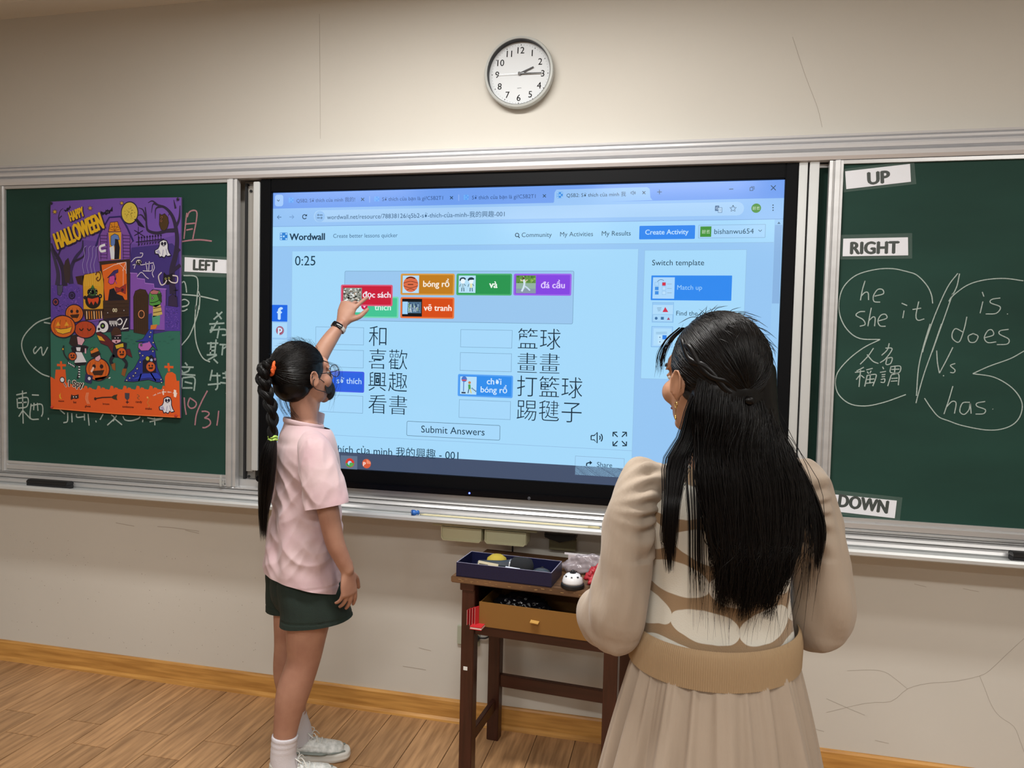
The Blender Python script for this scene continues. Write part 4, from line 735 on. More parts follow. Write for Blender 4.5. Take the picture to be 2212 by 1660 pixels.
S = [zl([(640, 1300), (685, 1268), (710, 1320), (722, 1420)]), zl([(635, 1445), (850, 1462), (1000, 1490), (1160, 1530)]), zl([(640, 1530), (700, 1515), (752, 1550), (740, 1590), (680, 1615), (640, 1615)]), zl([(680, 1185), (850, 1200), (880, 1320), (870, 1450), (850, 1655)]), zl([(885, 1400), (905, 1480), (895, 1655)]), zm([(895, 0), (860, 170), (770, 400), (680, 520), (625, 575)]), zm([(850, 0), (835, 250), (845, 450), (880, 600), (950, 730), (1045, 782)]), zm([(640, 20), (730, 5)]), zm([(735, 50), (690, 75), (645, 78)]),
     zk([(350, 786), (250, 825), (165, 915), (152, 1000), (200, 1100), (280, 1170), (342, 1195)]), zk([(303, 820), (350, 828)]), zk([(250, 985), (232, 1010), (240, 1035), (262, 1012), (285, 990), (290, 1030), (300, 1045), (330, 990)]),
     zk([(112, 1320), (185, 1305)]), zk([(155, 1290), (160, 1518)]), zk([(118, 1345), (122, 1410)]), zk([(125, 1345), (190, 1340), (185, 1400), (125, 1412)]), zk([(125, 1375), (185, 1370)]), zk([(155, 1430), (130, 1470)]), zk([(160, 1430), (210, 1485)]), zk([(220, 1320), (268, 1322)]), zk([(215, 1380), (210, 1480), (268, 1488)]), zk([(212, 1395), (285, 1385), (295, 1440), (285, 1470)]), zk([(235, 1375), (232, 1425)]), zk([(258, 1375), (262, 1430)]), zk([(333, 1478), (334, 1492)]),
     zn([(250, 1440), (320, 1500)]), zn([(360, 1480), (355, 1600), (300, 1620)]), zn([(415, 1490), (420, 1615)]), zn([(480, 1500), (490, 1545), (590, 1535)]), zn([(590, 1495), (592, 1590)]), zn([(640, 1500), (655, 1660)]), zn([(745, 1590), (755, 1615)]), zn([(850, 1500), (805, 1580)]), zn([(960, 1510), (1000, 1560), (905, 1655)]), zn([(1000, 1560), (1110, 1650)]), zn([(1035, 1520), (985, 1600)]), zn([(1120, 1530), (1150, 1580), (1230, 1592), (1330, 1565), (1360, 1535)]), zm([(120, 1580), (115, 1612)]), zm([(180, 1550), (280, 1570), (395, 1560)]), zm([(280, 1550), (285, 1655)]), zm([(212, 1608), (380, 1570)])]
chalk(BY, S, CW, 2.4, lb, label='white chalk writing partly covered by the poster')
S = [zm(p) for p in ([(1135, 95), (1205, 190)], [(1215, 90), (1095, 195)], [(1035, 258), (1245, 246)], [(1150, 215), (1060, 370)], [(1075, 290), (1050, 380)], [(1040, 345), (1240, 330), (1275, 370), (1265, 405), (1210, 412)], [(1175, 290), (1145, 455)],
     [(1005, 525), (1160, 522)], [(1060, 505), (1050, 680)], [(1130, 470), (1110, 670)], [(1060, 575), (1110, 572)], [(1040, 630), (1110, 622)], [(1000, 685), (1140, 680)], [(1140, 685), (1015, 755)], [(1095, 740), (1155, 800)], [(1175, 540), (1295, 545)], [(1225, 550), (1210, 690)], [(1230, 595), (1285, 590), (1290, 860)],
     [(1075, 890), (1045, 1040)], [(1050, 970), (1190, 970)], [(1145, 930), (1150, 1120), (1120, 1170)], [(1015, 1095), (1190, 1080)], [(1215, 940), (1300, 935)], [(1260, 910), (1270, 1000)], [(1220, 1000), (1300, 998)], [(1185, 1065), (1305, 1080)], [(1285, 1040), (1300, 1180), (1265, 1222)],
     [(700, 790), (735, 830)], [(632, 850), (820, 855)], [(650, 890), (670, 925)], [(765, 865), (740, 910), (640, 945)], [(640, 950), (845, 965)], [(665, 1000), (655, 1140)], [(670, 1000), (830, 1000), (825, 1180)], [(695, 1055), (800, 1080)], [(660, 1140), (805, 1140)])]
chalk(BY, S, '93a8a2', 3.3, lb, label='thick white chalk characters right of the poster')
# faint smears and corner wear of the chalkboard are in its material; torn tape ends on the frame edges
# ------------------------------------------------------------------ wall clock
RX = Matrix.Rotation(PI / 2, 4, 'X')      # lathe axis +z -> towards the room (-y)
ck_c = at(1120, 155, WY - 0.035) 
clock = thing('wall_clock', 'round white wall clock with black numerals reading a quarter past two', 'clock', (ck_c.x, WY, ck_c.z)); clock.rotation_euler = (0, math.radians(1.5), 0)
m_rim = M('clock_rim', 'b9bcb9', 0.4, 0.15); m_face = M('clock_face', 'cdd1d4', 0.5); m_blk = M('ink_black', '121316', 0.5)
MB().lathe([(0.0, 0.0), (0.118, 0.0), (0.128, 0.012), (0.130, 0.030), (0.127, 0.038), (0.121, 0.040), (0.1185, 0.0385), (0.1185, 0.010), (0.0, 0.010)], 96, M4=RX).build('rim', m_rim, clock, auto=40)
MB().lathe([(0.1183, 0.0105), (0.1183, 0.0375), (0.1165, 0.0375), (0.1165, 0.0105)], 96, M4=RX).build('inner_ring', m_blk, clock, auto=40)
MB().lathe([(0, 0.0105), (0.1165, 0.0105), (0.1165, 0.0115), (0, 0.0115)], 96, M4=RX).build('dial', m_face, clock)
g = MB(); g.flat = True
for k in range(60):
    a = 2 * PI * k / 60; r = 0.0017 if k % 5 == 0 else 0.0008; cx, cz = 0.1055 * math.sin(a), 0.1055 * math.cos(a)
    g.add([(cx + r * math.cos(t), -0.0119, cz + r * 1.5 * math.sin(t)) for t in np.linspace(0, 2 * PI, 9)[:-1]], [tuple(range(8))])
tag(g.build('minute_marks', m_blk, clock), kind='stuff')
for h in range(1, 13):
    g = MB(); g.flat = True
    a = PI * h / 6; v, fc = text_geo(str(h)); s_ = 0.0245; cx, cz = 0.086 * math.sin(a), 0.086 * math.cos(a)
    v = v * s_ / 0.73; ctr = (v.max(0) + v.min(0)) / 2
    for o_ in (-0.0003, 0.0003): g.add([(p[0] - ctr[0] + cx + o_, -0.0119, p[1] - ctr[1] + cz) for p in v], fc)
    g.build('numeral', m_blk, clock)
g = MB(); g.flat = True
v, fc = text_geo('quartz'); v = v * 0.006; g.add([(p[0] - v[:, 0].mean(), -0.0119, p[1] - 0.052) for p in v], fc)
g.build('small_print', m_blk, clock)
def hand_(name, ang, L, w, y, mat, tail=0.012):
    d = Vector((math.sin(ang), 0, math.cos(ang))); s_ = Vector((d.z, 0, -d.x)) * w
    q = [d * L + s_ * .7, d * L - s_ * .7, -d * tail - s_, -d * tail + s_]
    MB().add([(p.x, y, p.z) for p in q] + [(p.x, y - 0.001, p.z) for p in q], [(0, 1, 2, 3), (7, 6, 5, 4), (0, 4, 5, 1), (1, 5, 6, 2), (2, 6, 7, 3), (3, 7, 4, 0)]).build(name, mat, clock)
hand_('hour_hand', math.radians(66), 0.056, 0.0032, -0.016, m_blk, 0.004); hand_('minute_hand', math.radians(90), 0.083, 0.0022, -0.018, m_blk, 0.006); hand_('second_hand', math.radians(268), 0.082, 0.0006, -0.020, M('silver', 'a0a2a4', 0.3, .6), 0.018)
MB().lathe([(0, 0.0115), (0.0055, 0.0115), (0.005, 0.023), (0, 0.024)], 20, M4=RX).build('hub', M('silver', 'a0a2a4'), clock, smooth=True)

# ------------------------------------------------------------------ things on and under the chalk tray
def eraser(px0, px1, label):
    a = at(px0, 1050 if px0 < 1000 else 1207, -0.072); x1 = at(px1, 1050, -0.072).x; L = x1 - a.x
    t = thing('board_eraser', label, 'eraser', (a.x + L / 2, -0.069, 0.8352))
    MB().box(-L / 2, L / 2, -0.020, 0.020, 0, 0.016).build('felt', M('felt_dark', '1e1e20', 0.95, bs=400, ba=0.5), t, bevel=0.002)
    MB().extrude_x([(-0.0205, 0.016), (-0.02, 0.024), (-0.012, 0.03), (0.012, 0.03), (0.02, 0.024), (0.021, 0.016)], -L / 2, L / 2).build('grip', M('grip_black', '101012', 0.45), t, bevel=0.001)
    return t
eraser(64, 150, 'black board eraser on the tray under the poster'); eraser(2184, 2262, 'black board eraser cut off at the right end of the tray')
st = thing('wooden_pointer', 'long thin cream wooden stick lying along the chalk tray', 'stick', (0.66, -0.086, 0.8425))
MB().lathe([(0.003, 0), (0.0045, 0.02), (0.0045, 0.60), (0.005, 0.64)], 12, M4=Matrix.Rotation(PI / 2, 4, 'Y')).build('shaft', M('stick_wood', 'cdc4a0', 0.5), st, smooth=True)
MB().lathe([(0.0055, 0.62), (0.0058, 0.655), (0.003, 0.662)], 12, M4=Matrix.Rotation(PI / 2, 4, 'Y')).build('tip', M('stick_tip', 'b8ad84', 0.5), st, smooth=True)
mg = thing('board_magnet', 'small blue round magnet at the left end of the wooden stick', 'magnet', (0.640, -0.100, 0.849))
mgm = M('magnet_blue', '1f5fb0', 0.35)
MB().lathe([(0, 0), (0.011, 0), (0.012, 0.005), (0.008, 0.01), (0.006, 0.012), (0.009, 0.018), (0.006, 0.022), (0, 0.022)], 20, M4=Matrix.Rotation(PI / 2.3, 4, 'Y')).build('cap', mgm, mg, smooth=True)
MB().lathe([(0, 0), (0.012, 0.001), (0.012, 0.005), (0, 0.006)], 20, M4=Matrix.Translation((-0.006, 0, 0)) @ Matrix.Rotation(PI / 2.3, 4, 'Y')).build('base', M('magnet_blue2', '2a4f8c', 0.4), mg, smooth=True)
lt = thing('board_latch', 'small clear plastic latch at the lower right corner of the poster blackboard', 'latch', (-0.196, -0.032, 0.9))
m_clear = M('clear_plastic', 'c9c9c4', 0.15, alpha=0.45, spec=0.8)
MB().box(-0.012, 0.012, -0.004, 0.0, -0.014, 0.012).build('plate', m_clear, lt, bevel=0.002); MB().box(-0.002, 0.003, -0.012, -0.004, -0.016, 0.03).build('lever', m_clear, lt, bevel=0.001)
for z in (-0.008, 0.006): MB().lathe([(0, 0.004), (0.003, 0.004), (0.002, 0.006)], 10, M4=Matrix.Translation((0.006, 0, z)) @ RX).build('screw', M('silver', 'a0a2a4'), lt)

m_cream = M('cream_plastic', 'bcb998', 0.45)
dr = thing('under_tray_drawers', 'pair of cream plastic drawers hung under the chalk tray', 'drawer unit', (0.9, -0.06, 0.80))
MB().box(-0.198, 0.194, -0.004, 0.07, 0.002, 0.008).build('mounting_plate', m_cream, dr, bevel=0.001)
for x0 in (-0.165, 0.001):
    d_ = MB().box(x0, x0 + 0.155, 0.004, 0.07, -0.049, 0.001).build('drawer', m_cream, dr, bevel=0.002)
    fr = [(x0 + .001, 0), (x0 + .154, 0), (x0 + .154, -0.042), (x0 + .146, -0.051), (x0 + .009, -0.051), (x0 + .001, -0.042)]
    k = len(fr); cx = x0 + .0775; inn = [(cx + (x - cx) * .95, -0.0255 + (z + .0255) * .84) for x, z in fr]
    MB().add([(x, -0.006, z) for x, z in fr] + [(x, -0.006, z) for x, z in inn] + [(x, -0.002, z) for x, z in inn] + [(x, 0.005, z) for x, z in fr],
             [(i, (i + 1) % k, k + (i + 1) % k, k + i) for i in range(k)] + [(k + i, k + (i + 1) % k, 2 * k + (i + 1) % k, 2 * k + i) for i in range(k)] + [tuple(range(2 * k, 3 * k))] + [(i, 3 * k + i, 3 * k + (i + 1) % k, (i + 1) % k) for i in range(k)]).build('front', m_cream, d_)
br = thing('speaker_bracket', 'dark angular bracket under the tray right of the cream drawers', 'bracket', (1.165, 0.02, 0.745))
MB().extrude_z([(-0.058, 0), (0.058, 0), (0.058, 0.058), (-0.058, 0.058)], 0.02, 0.06).build('upper_block', M('bracket_dark', '2f2b22', 0.5), br, bevel=0.003)
MB().add([(-0.058, -0.004, 0.035), (0.058, -0.004, 0.035), (0.045, -0.004, 0.02), (0.0, -0.004, 0.008), (-0.045, -0.004, 0.02), (-0.058, 0.05, 0.035), (0.058, 0.05, 0.035), (0.045, 0.05, 0.02), (0.0, 0.05, 0.008), (-0.045, 0.05, 0.02)],
         [(0, 1, 2, 3, 4), (9, 8, 7, 6, 5), (0, 5, 6, 1), (1, 6, 7, 2), (2, 7, 8, 3), (3, 8, 9, 4), (4, 9, 5, 0)]).build('lower_block', M('bracket_black', '141310', 0.4), br)
MB().box(-0.045, 0.055, 0.03, 0.058, -0.03, 0.012).build('base_block', M('bracket_olive', '6b6548', 0.6), br, bevel=0.002)
cb = MB(); P_ = crom([(1.0, 0.04, 0.81), (1.0, 0.03, 0.76), (0.985, 0.035, 0.72), (0.98, 0.055, 0.5), (0.9, 0.07, 0.36), (0.85, 0.072, 0.34)], 5); v, fc = limb(P_, [0.0035] * len(P_), n=8, sub=1); cb.add(v, fc)
tag(cb.build('cable', m_blk, None, smooth=True), 'thin black cable running from under the tray down the wall behind the desk', 'cable')
so_ = thing('wall_socket', 'small grey wall socket plate behind the left desk leg', 'socket', (0.81, WY, 0.345))
MB().box(-0.045, 0.045, -0.009, 0, -0.037, 0.037).build('plate', M('socket_grey', 'a7ab98', 0.5), so_, bevel=0.002)
MB().lathe([(0, 0.009), (0.016, 0.009), (0.014, 0.03), (0, 0.032)], 16, M4=Matrix.Translation((0.03, 0, -0.005)) @ RX).build('plug', m_blk, so_)

# ------------------------------------------------------------------ old wooden desk
desk = thing('wooden_desk', 'old dark wooden school desk with a worn top below the screen', 'desk', (0.856, -0.322, 0), math.radians(-4.5))
m_dk = M('desk_wood', '3f1d11', 0.38, ns=8, na=0.35, stretch=(8, 8, 0.8), bs=30, ba=0.15, col2='311509')
m_dkh = M('desk_wood_rail', '3f1d11', 0.38, ns=8, na=0.35, stretch=(0.8, 8, 8), col2='341709')
m_top = M('desk_top_wood', '6f4f33', 0.5, ns=7, na=0.4, stretch=(0.8, 7, 3), bs=24, ba=0.3, col2='4c3420')
W_, D_ = 0.60, 0.36
MB().box(0, W_, 0, D_, 0.680, 0.702).build('desktop', m_top, desk, bevel=0.003)
e1 = MB()
for k in range(28):
    x = random.uniform(0.02, 0.56); e1.box(x, x + random.uniform(.003, .012), -0.0006, 0.0, (zz := 0.684 + random.uniform(0, .015)), zz + random.uniform(0.0008, .0022))
tag(e1.build('edge_chips', M('bare_wood', '8d6c42', 0.8), desk), kind='stuff')
for lx in (0.036, 0.515):
    for ly in (0.012, 0.30): MB().box(lx, lx + 0.045, ly, ly + 0.042, 0, 0.66).build('leg', m_dk, desk, bevel=0.002)
for lx in (0.03, 0.52): MB().box(lx, lx + 0.05, 0.008, 0.348, 0.655, 0.68).build('top_rail', m_dk, desk, bevel=0.002)
MB().box(0.081, 0.515, 0.33, 0.345, 0.53, 0.68).build('back_panel', m_dkh, desk)
for lx in (0.046, 0.535): MB().box(lx, lx + 0.014, 0.054, 0.3, 0.51, 0.68).build('side_panel', m_dkh, desk)
MB().box(0.081, 0.515, 0.02, 0.04, 0.508, 0.543).build('front_rail', m_dkh, desk, bevel=0.002)
MB().box(0.06, 0.54, 0.03, 0.335, 0.535, 0.545).build('compartment_floor', m_dkh, desk)
MB().box(0.081, 0.515, 0.31, 0.33, 0.204, 0.25).build('back_rung', m_dkh, desk, bevel=0.002)
for lx in (0.05, 0.528): MB().box(lx, lx + 0.018, 0.054, 0.3, 0.115, 0.155).build('side_rung', m_dk, desk, bevel=0.002)
MB().box(0.047, 0.061, 0.0108, 0.012, 0.386, 0.398).build('sticker', M('sticker_white', 'd8d8d4', 0.6), desk)
def dw(x, y, z=0):
    c_, s_ = math.cos(desk.rotation_euler.z), math.sin(desk.rotation_euler.z); return (0.856 + x * c_ - y * s_, -0.322 + x * s_ + y * c_, z)
dz = desk.rotation_euler.z
gb = thing('storage_box', 'shallow gold brown box with a small pull in the desk compartment', 'box', dw(0.1, 0.004, 0.5445), dz)
m_gold = M('gold_card', '86602f', 0.4, 0.2)
MB().box(0, 0.405, 0, 0.004, 0, 0.082).build('front', m_gold, gb, bevel=0.001); MB().box(0, 0.405, 0.004, 0.24, 0, 0.004).build('bottom', m_gold, gb)
for x in (0, 0.401): MB().box(x, x + 0.004, 0.004, 0.24, 0.004, 0.078).build('side', m_gold, gb)
MB().box(0.004, 0.401, 0.236, 0.24, 0.004, 0.078).build('back', m_gold, gb)
MB().add([(0.178, 0, 0.045), (0.206, 0, 0.043), (0.205, -0.014, 0.039), (0.178, -0.014, 0.041), (0.178, 0, 0.042), (0.206, 0, 0.040), (0.205, -0.013, 0.036), (0.178, -0.013, 0.038)], [(0, 1, 2, 3), (7, 6, 5, 4), (0, 3, 7, 4), (1, 5, 6, 2), (3, 2, 6, 7)]).build('pull', M('gold_pull', 'd0a85c', 0.3, .5), gb)
bg = thing('plastic_bag', 'crumpled black plastic bag stuffed above the gold box in the desk', 'bag', dw(0.22, 0.08, 0.553), dz)
def crumple(s, fr, seed):
    def fn(co, no):
        out = co.copy()
        for i, (p, q) in enumerate(zip(co, no)): out[i] = p + q * s * (noise.noise(Vector(p) * fr + Vector((seed, 0, 0))) + .5 * noise.noise(Vector(p) * fr * 2.3 + Vector((seed, 3, 0))))
        return out
    return fn
remesh([ell((0, 0.02, 0.035), (0.10, 0.05, 0.05))], 0.004, 2, 'bag_body', M('bag_black', '101014', 0.18), bg, disp=crumple(0.012, 45, 2))
m_red = M('red_paper', 'b8232a', 0.5)
for k in range(4):
    t = thing('red_card', ['leftmost', 'second from left', 'third from left', 'rightmost'][k] + ' small red card of the row beside the left desk leg', 'card', dw(0.066 + k * 0.009, -0.012, 0.549), dz + math.radians(80 - k * 5), group='red cards slotted beside the desk leg'); MB().box(-0.001, 0.03, 0, 0.0012, 0, 0.05 + k * .004).build('sheet', m_red, t); MB().box(-0.0013, -0.0009, 0, 0.0012, 0, 0.05 + k * .004).build('edge', M('card_edge', 'd9a9a0', .6), t)
t = thing('red_booklet', 'folded red paper packet lying flat beside the left desk leg', 'packet', dw(0.082, -0.032, 0.5445), dz); MB().box(0, 0.04, 0, 0.05, 0, 0.002).build('page', m_red, t); MB().box(0.001, 0.04, 0.001, 0.05, 0.002, 0.007).build('page', M('paper_white', 'd9cfc8', .7), t); MB().box(0, 0.04, 0, 0.05, 0.007, 0.0095).build('page', m_red, t)
# navy box on the desk and what lies in it
TZ = 0.7022
nb = thing('shallow_box', 'shallow navy blue cardboard box holding odds and ends on the desk', 'box', dw(0.018, 0.002, TZ), dz)
m_navy = M('navy_card', '0f1238', 0.4, ns=260, na=0.35, col2='0a0d28'); m_edge = M('card_edge_grey', '8d8ba0', 0.7)
bw, bd, bh = 0.325, 0.142, 0.047
MB().box(0, bw, 0, bd, 0, 0.003).build('bottom', m_navy, nb)
for nm, b_ in (('wall', (0, bw, 0, .003)), ('wall', (0, bw, bd - .003, bd)), ('wall', (0, .003, .003, bd - .003)), ('wall', (bw - .003, bw, .003, bd - .003))):
    MB().box(b_[0], b_[1], b_[2], b_[3], 0.003 if b_[2] == .003 else 0, bh).build(nm, m_navy, nb); MB().box(b_[0] + .0003, b_[1] - .0003, b_[2] + .0003, b_[3] - .0003, bh, bh + .0006).build('rim_edge', m_edge, nb)
def nbw(x, y, z=0.004): p = dw(0.018 + x, 0.002 + y); return (p[0], p[1], TZ + z)
mi = thing('microphone', 'black wireless microphone with a thick foam cover lying in the navy box', 'microphone', nbw(0.115, 0.06, 0.033), dz + math.radians(-4)); mi.rotation_euler = (0, math.radians(-3), dz)
RY = Matrix.Rotation(PI / 2, 4, 'Y')
MB().lathe([(0, -0.06), (0.012, -0.06), (0.0145, -0.055), (0.0165, 0.02), (0.0215, 0.052), (0.0225, 0.058), (0.0225, 0.075), (0, 0.08)], 28, M4=RY).build('handle', M('mic_grey', '3a4048', 0.35, .3), mi, auto=40)
MB().lathe([(0, 0.06), (0.024, 0.06), (0.030, 0.066), (0.032, 0.085), (0.031, 0.108), (0.026, 0.124), (0.012, 0.131), (0, 0.132)], 28, M4=RY).build('foam_cover', M('foam', '15171b', 0.95, bs=500, ba=.6), mi, smooth=True)
MB().lathe([(0.0228, 0.054), (0.0235, 0.056), (0.0228, 0.058)], 28, M4=RY).build('ring', M('silver', 'a0a2a4'), mi)
sp = thing('sponge_puff', 'yellow domed sponge in the back left of the navy box', 'sponge', nbw(0.105, 0.108, 0.004)); MB().lathe([(0, 0), (0.034, 0.002), (0.036, 0.024), (0.032, 0.04), (0.018, 0.05), (0, 0.052)], 24).build('dome', M('yellow_sponge', 'a8942e', 0.8, bs=200, ba=.4), sp, smooth=True); MB().lathe([(0, -0.001), (0.036, -0.001), (0.037, 0.01), (0, 0.011)], 24).build('base', M('dark_base', '20201c', .7), sp, smooth=True)
cd_ = thing('name_card', 'small beige printed card leaning on the front wall of the navy box', 'card', nbw(0.068, 0.012, 0.022), dz); cd_.rotation_euler = (math.radians(-12), math.radians(4), dz)
MB().box(0, 0.07, 0, 0.0015, 0, 0.034).build('card', M('beige_card', 'c9bfa4', .6), cd_, bevel=.0005); MB().box(0.004, 0.035, -0.0003, 0, 0.02, 0.026).build('print_line', M('print_dark', '4a4438', .7), cd_)
pn = thing('marker_pen', 'white marker pen with a clear cap along the front of the navy box', 'pen', nbw(0.165, 0.016, 0.042), dz); pn.rotation_euler = (0, math.radians(3), dz)
MB().lathe([(0, 0), (0.0055, 0.001), (0.0055, 0.055), (0, 0.056)], 14, M4=RY).build('barrel', M('pen_white', 'cfd4e0', .4), pn, smooth=True); MB().lathe([(0.0058, 0.05), (0.006, 0.09), (0.004, 0.1), (0, 0.1)], 14, M4=RY).build('cap', M('pen_cap', '3c3f45', .2), pn, smooth=True)
dk2 = thing('computer_mouse', 'dark grey computer mouse at the right end of the navy box', 'mouse', nbw(0.278, 0.05, 0.004)); v, fc = ell((0, 0, 0.018), (0.034, 0.028, 0.022)); MB().add(v, fc).build('shell', M('mouse_grey', '343a40', .3), dk2, smooth=True); MB().box(-0.004, 0.004, 0.008, 0.02, 0.034, 0.040).build('wheel', m_blk, dk2, bevel=.001)
be = thing('call_bell', 'white domed call bell with black base and button on the desk', 'bell', dw(0.405, 0.032, TZ))
MB().lathe([(0, 0), (0.036, 0), (0.038, 0.004), (0.037, 0.012), (0.034, 0.014), (0, 0.014)], 40).build('base', m_blk, be, auto=40)
MB().lathe([(0.033, 0.014), (0.0335, 0.02), (0.030, 0.033), (0.022, 0.042), (0.010, 0.046), (0, 0.0465)], 40).build('dome', M('bell_white', 'd9d9dc', .3), be, smooth=True)
MB().lathe([(0, 0.046), (0.010, 0.046), (0.010, 0.049), (0.006, 0.05), (0.006, 0.053), (0.004, 0.055), (0, 0.055)], 20).build('button', m_blk, be)
for a in range(8): a *= PI / 4; MB().box(-0.002, 0.002, -0.003, 0.003, -0.001, 0.001, M4=Matrix.Translation((0.0262 * math.cos(a), 0.0262 * math.sin(a), 0.0385)) @ Matrix.Rotation(a, 4, 'Z') @ Matrix.Rotation(math.radians(48), 4, 'Y')).build('slot', m_blk, be)
cbg = thing('clear_bag', 'clear plastic pouch of papers leaning behind the bell', 'bag', dw(0.455, 0.165, TZ), dz)
remesh([ell((-0.0, 0.02, 0.034), (0.115, 0.016, 0.033)), ell((-0.03, 0.02, 0.02), (0.12, 0.022, 0.018))], 0.003, 2, 'pouch', M('pouch', 'a49aa0', 0.15, alpha=0.55, spec=.9), cbg, disp=crumple(0.009, 30, 5))
MB().box(-0.1, 0.09, 0.018, 0.022, 0.006, 0.06).build('paper', M('pouch_paper', 'b9aeb0', .8), cbg); MB().box(-0.115, 0.1, 0.026, 0.030, 0.058, 0.064).build('zip', M('pouch_zip', 'cfcace', .4), cbg)
rbk = thing('red_net', 'crumpled red netting beside the bell on the desk', 'netting', dw(0.49, 0.07, TZ + .006), dz)
remesh([ell((0, 0, 0.024), (0.045, 0.035, 0.026)), ell((-0.01, 0.0, 0.035), (0.02, 0.03, 0.022))], 0.0035, 1, 'net', M('net_red', 'a3222c', .45), rbk, disp=crumple(0.02, 55, 8))
rc = thing('red_pouch', 'dark red cloth pouch at the back right of the desk', 'pouch', dw(0.53, 0.26, TZ + .004), dz)
remesh([ell((0, 0, 0.03), (0.05, 0.045, 0.036))], 0.004, 2, 'cloth', M('cloth_darkred', '4c1518', .8), rc, disp=crumple(0.012, 30, 11))
# ------------------------------------------------------------------ people: shared builders
def nz(p, f, seed=0): return noise.noise(Vector((p[0] * f + seed, p[1] * f, p[2] * f)))
def skin_mat(name, c, c2): return M(name, c, 0.5, ns=14, na=0.2, col2=c2, bs=90, ba=0.08, spec=0.35)
def hair_mat(name):
    m = M(name, '070606', 0.36, spec=0.22, ns=3, na=0.4, col2='0e0a09'); m.node_tree.nodes['Principled BSDF'].inputs['Anisotropic'].default_value = 0.4; return m
def head_parts(s=1.0, neck=0.046):
    E = []; A = E.append
    A(ell((0, -.012, .130), (.071, .090, .084))); A(ell((0, .024, .088), (.060, .062, .082))); A(ell((0, .030, .045), (.047, .052, .042)))
    A(ell((0, .070, .017), (.020, .018, .016))); A(ell((0, .072, .135), (.046, .018, .030)))
    for sx in (-1, 1):
        A(ell((sx * .038, .056, .080), (.024, .026, .025))); A(limb([(sx * .012, .089, .121), (sx * .034, .083, .127), (sx * .052, .068, .122)], [.004, .0045, .003], n=10))
        A(ell((sx * .009, .096, .077), (.007, .009, .006))); A(ell((sx * .030, .080, .1105), (.013, .007, .0055)))
        R_ = Matrix.Rotation(-sx * .35, 3, 'Z') @ Matrix.Rotation(-.15, 3, 'X')
        A(ell((sx * .078, -.010, .099), (.0045, .013, .024), rot=R_))
        e = [(sx * (.081 + .006 * (1 if math.sin(t) > -.9 else 0)), -.012 + .014 * math.cos(t), .100 + .026 * math.sin(t)) for t in np.linspace(-1.2, 3.6, 9)]; A(limb(e, [.0034] * 9, n=8, sub=3)); A(ell((sx * .077, -.006, .074), (.004, .006, .007)))
    A(limb([(0, .088, .122), (0, .098, .100), (0, .107, .082)], [(.006, .006), (.0075, .008), (.009, .009)], n=12)); A(ell((0, .090, .052), (.021, .010, .0055))); A(ell((0, .089, .043), (.017, .010, .006)))
    A(limb([(0, -.022, -.10), (0, -.016, -.02), (0, -.014, .06)], [(neck * 1.1, neck), (neck, neck), (neck, neck * 1.05)], hint=(0, 1, 0), n=24))
    return [([tuple(Vector(p) * s) for p in v], f) for v, f in E]
def xf(parts, Mx): return [([tuple(Mx @ Vector(p)) for p in v], f) for v, f in parts]
def hand_parts(W, D, N, S, s=1.0, curls=(20, 20, 25, 30), spread=(6, 1, -4, -10), thumb=25, index=None, bends=None):
    """W wrist, D along the fingers, N back of the hand, S towards the thumb"""
    W = Vector(W); D = Vector(D).normalized(); N = (Vector(N) - D * Vector(N).dot(D)).normalized(); S2 = D.cross(N); S2 = S2 if S2.dot(Vector(S)) > 0 else -S2; S = S2.normalized()
    out = []
    out.append(limb([W - D * .02 * s, W + D * .012 * s, W + D * .05 * s, W + D * .086 * s], [(.024 * s, .019 * s), (.026 * s, .016 * s), (.036 * s, .0135 * s), (.037 * s, .011 * s)], hint=tuple(N), n=20))
    out.append(limb([W + D * .012 * s + S * .012 * s - N * .006 * s, W + D * .04 * s + S * .030 * s - N * .008 * s], [.015 * s, .013 * s], n=12))
    for i, (o, L, r) in enumerate(((.028, .072, .0082), (.0095, .080, .0085), (-.0095, .074, .008), (-.027, .058, .0070))):
        a = math.radians(spread[i]); d = (D * math.cos(a) + S * math.sin(a)); p = W + (D * (.080 - .004 * abs(i - 1)) + S * o) * s; pts = [p - d * .012 * s]
        c = math.radians(curls[i]); ang = 0; bb = bends[i] if bends else (c * .8, c * 1.1, c * .8)
        pts.append(Vector(p))
        for j, fr in enumerate((.44, .31, .25)):
            ang += bb[j]; p = p + (d * math.cos(ang) - N * math.sin(ang)) * L * fr * s; pts.append(Vector(p))
        out.append(limb([tuple(q) for q in pts], [r * s * 1.02, r * s * 1.08, r * s, r * s * .93, r * s * .78], n=12, sub=4))
    t = math.radians(thumb); d = (D * math.cos(math.radians(48)) + S * math.sin(math.radians(48))) ; p0 = W + (D * .028 + S * .026 - N * .006) * s
    p1 = p0 + (d - N * .25).normalized() * .036 * s; d2 = (D * math.cos(math.radians(48) - t) + S * math.sin(math.radians(48) - t) - N * .25).normalized(); p2 = p1 + d2 * .028 * s; p3 = p2 + (d2 + D * .15).normalized() * .018 * s
    out.append(limb([tuple(p0), tuple(p1), tuple(p2), tuple(p3)], [.013 * s, .0105 * s, .0095 * s, .0075 * s], n=12, sub=4))
    return out
def nails(): pass
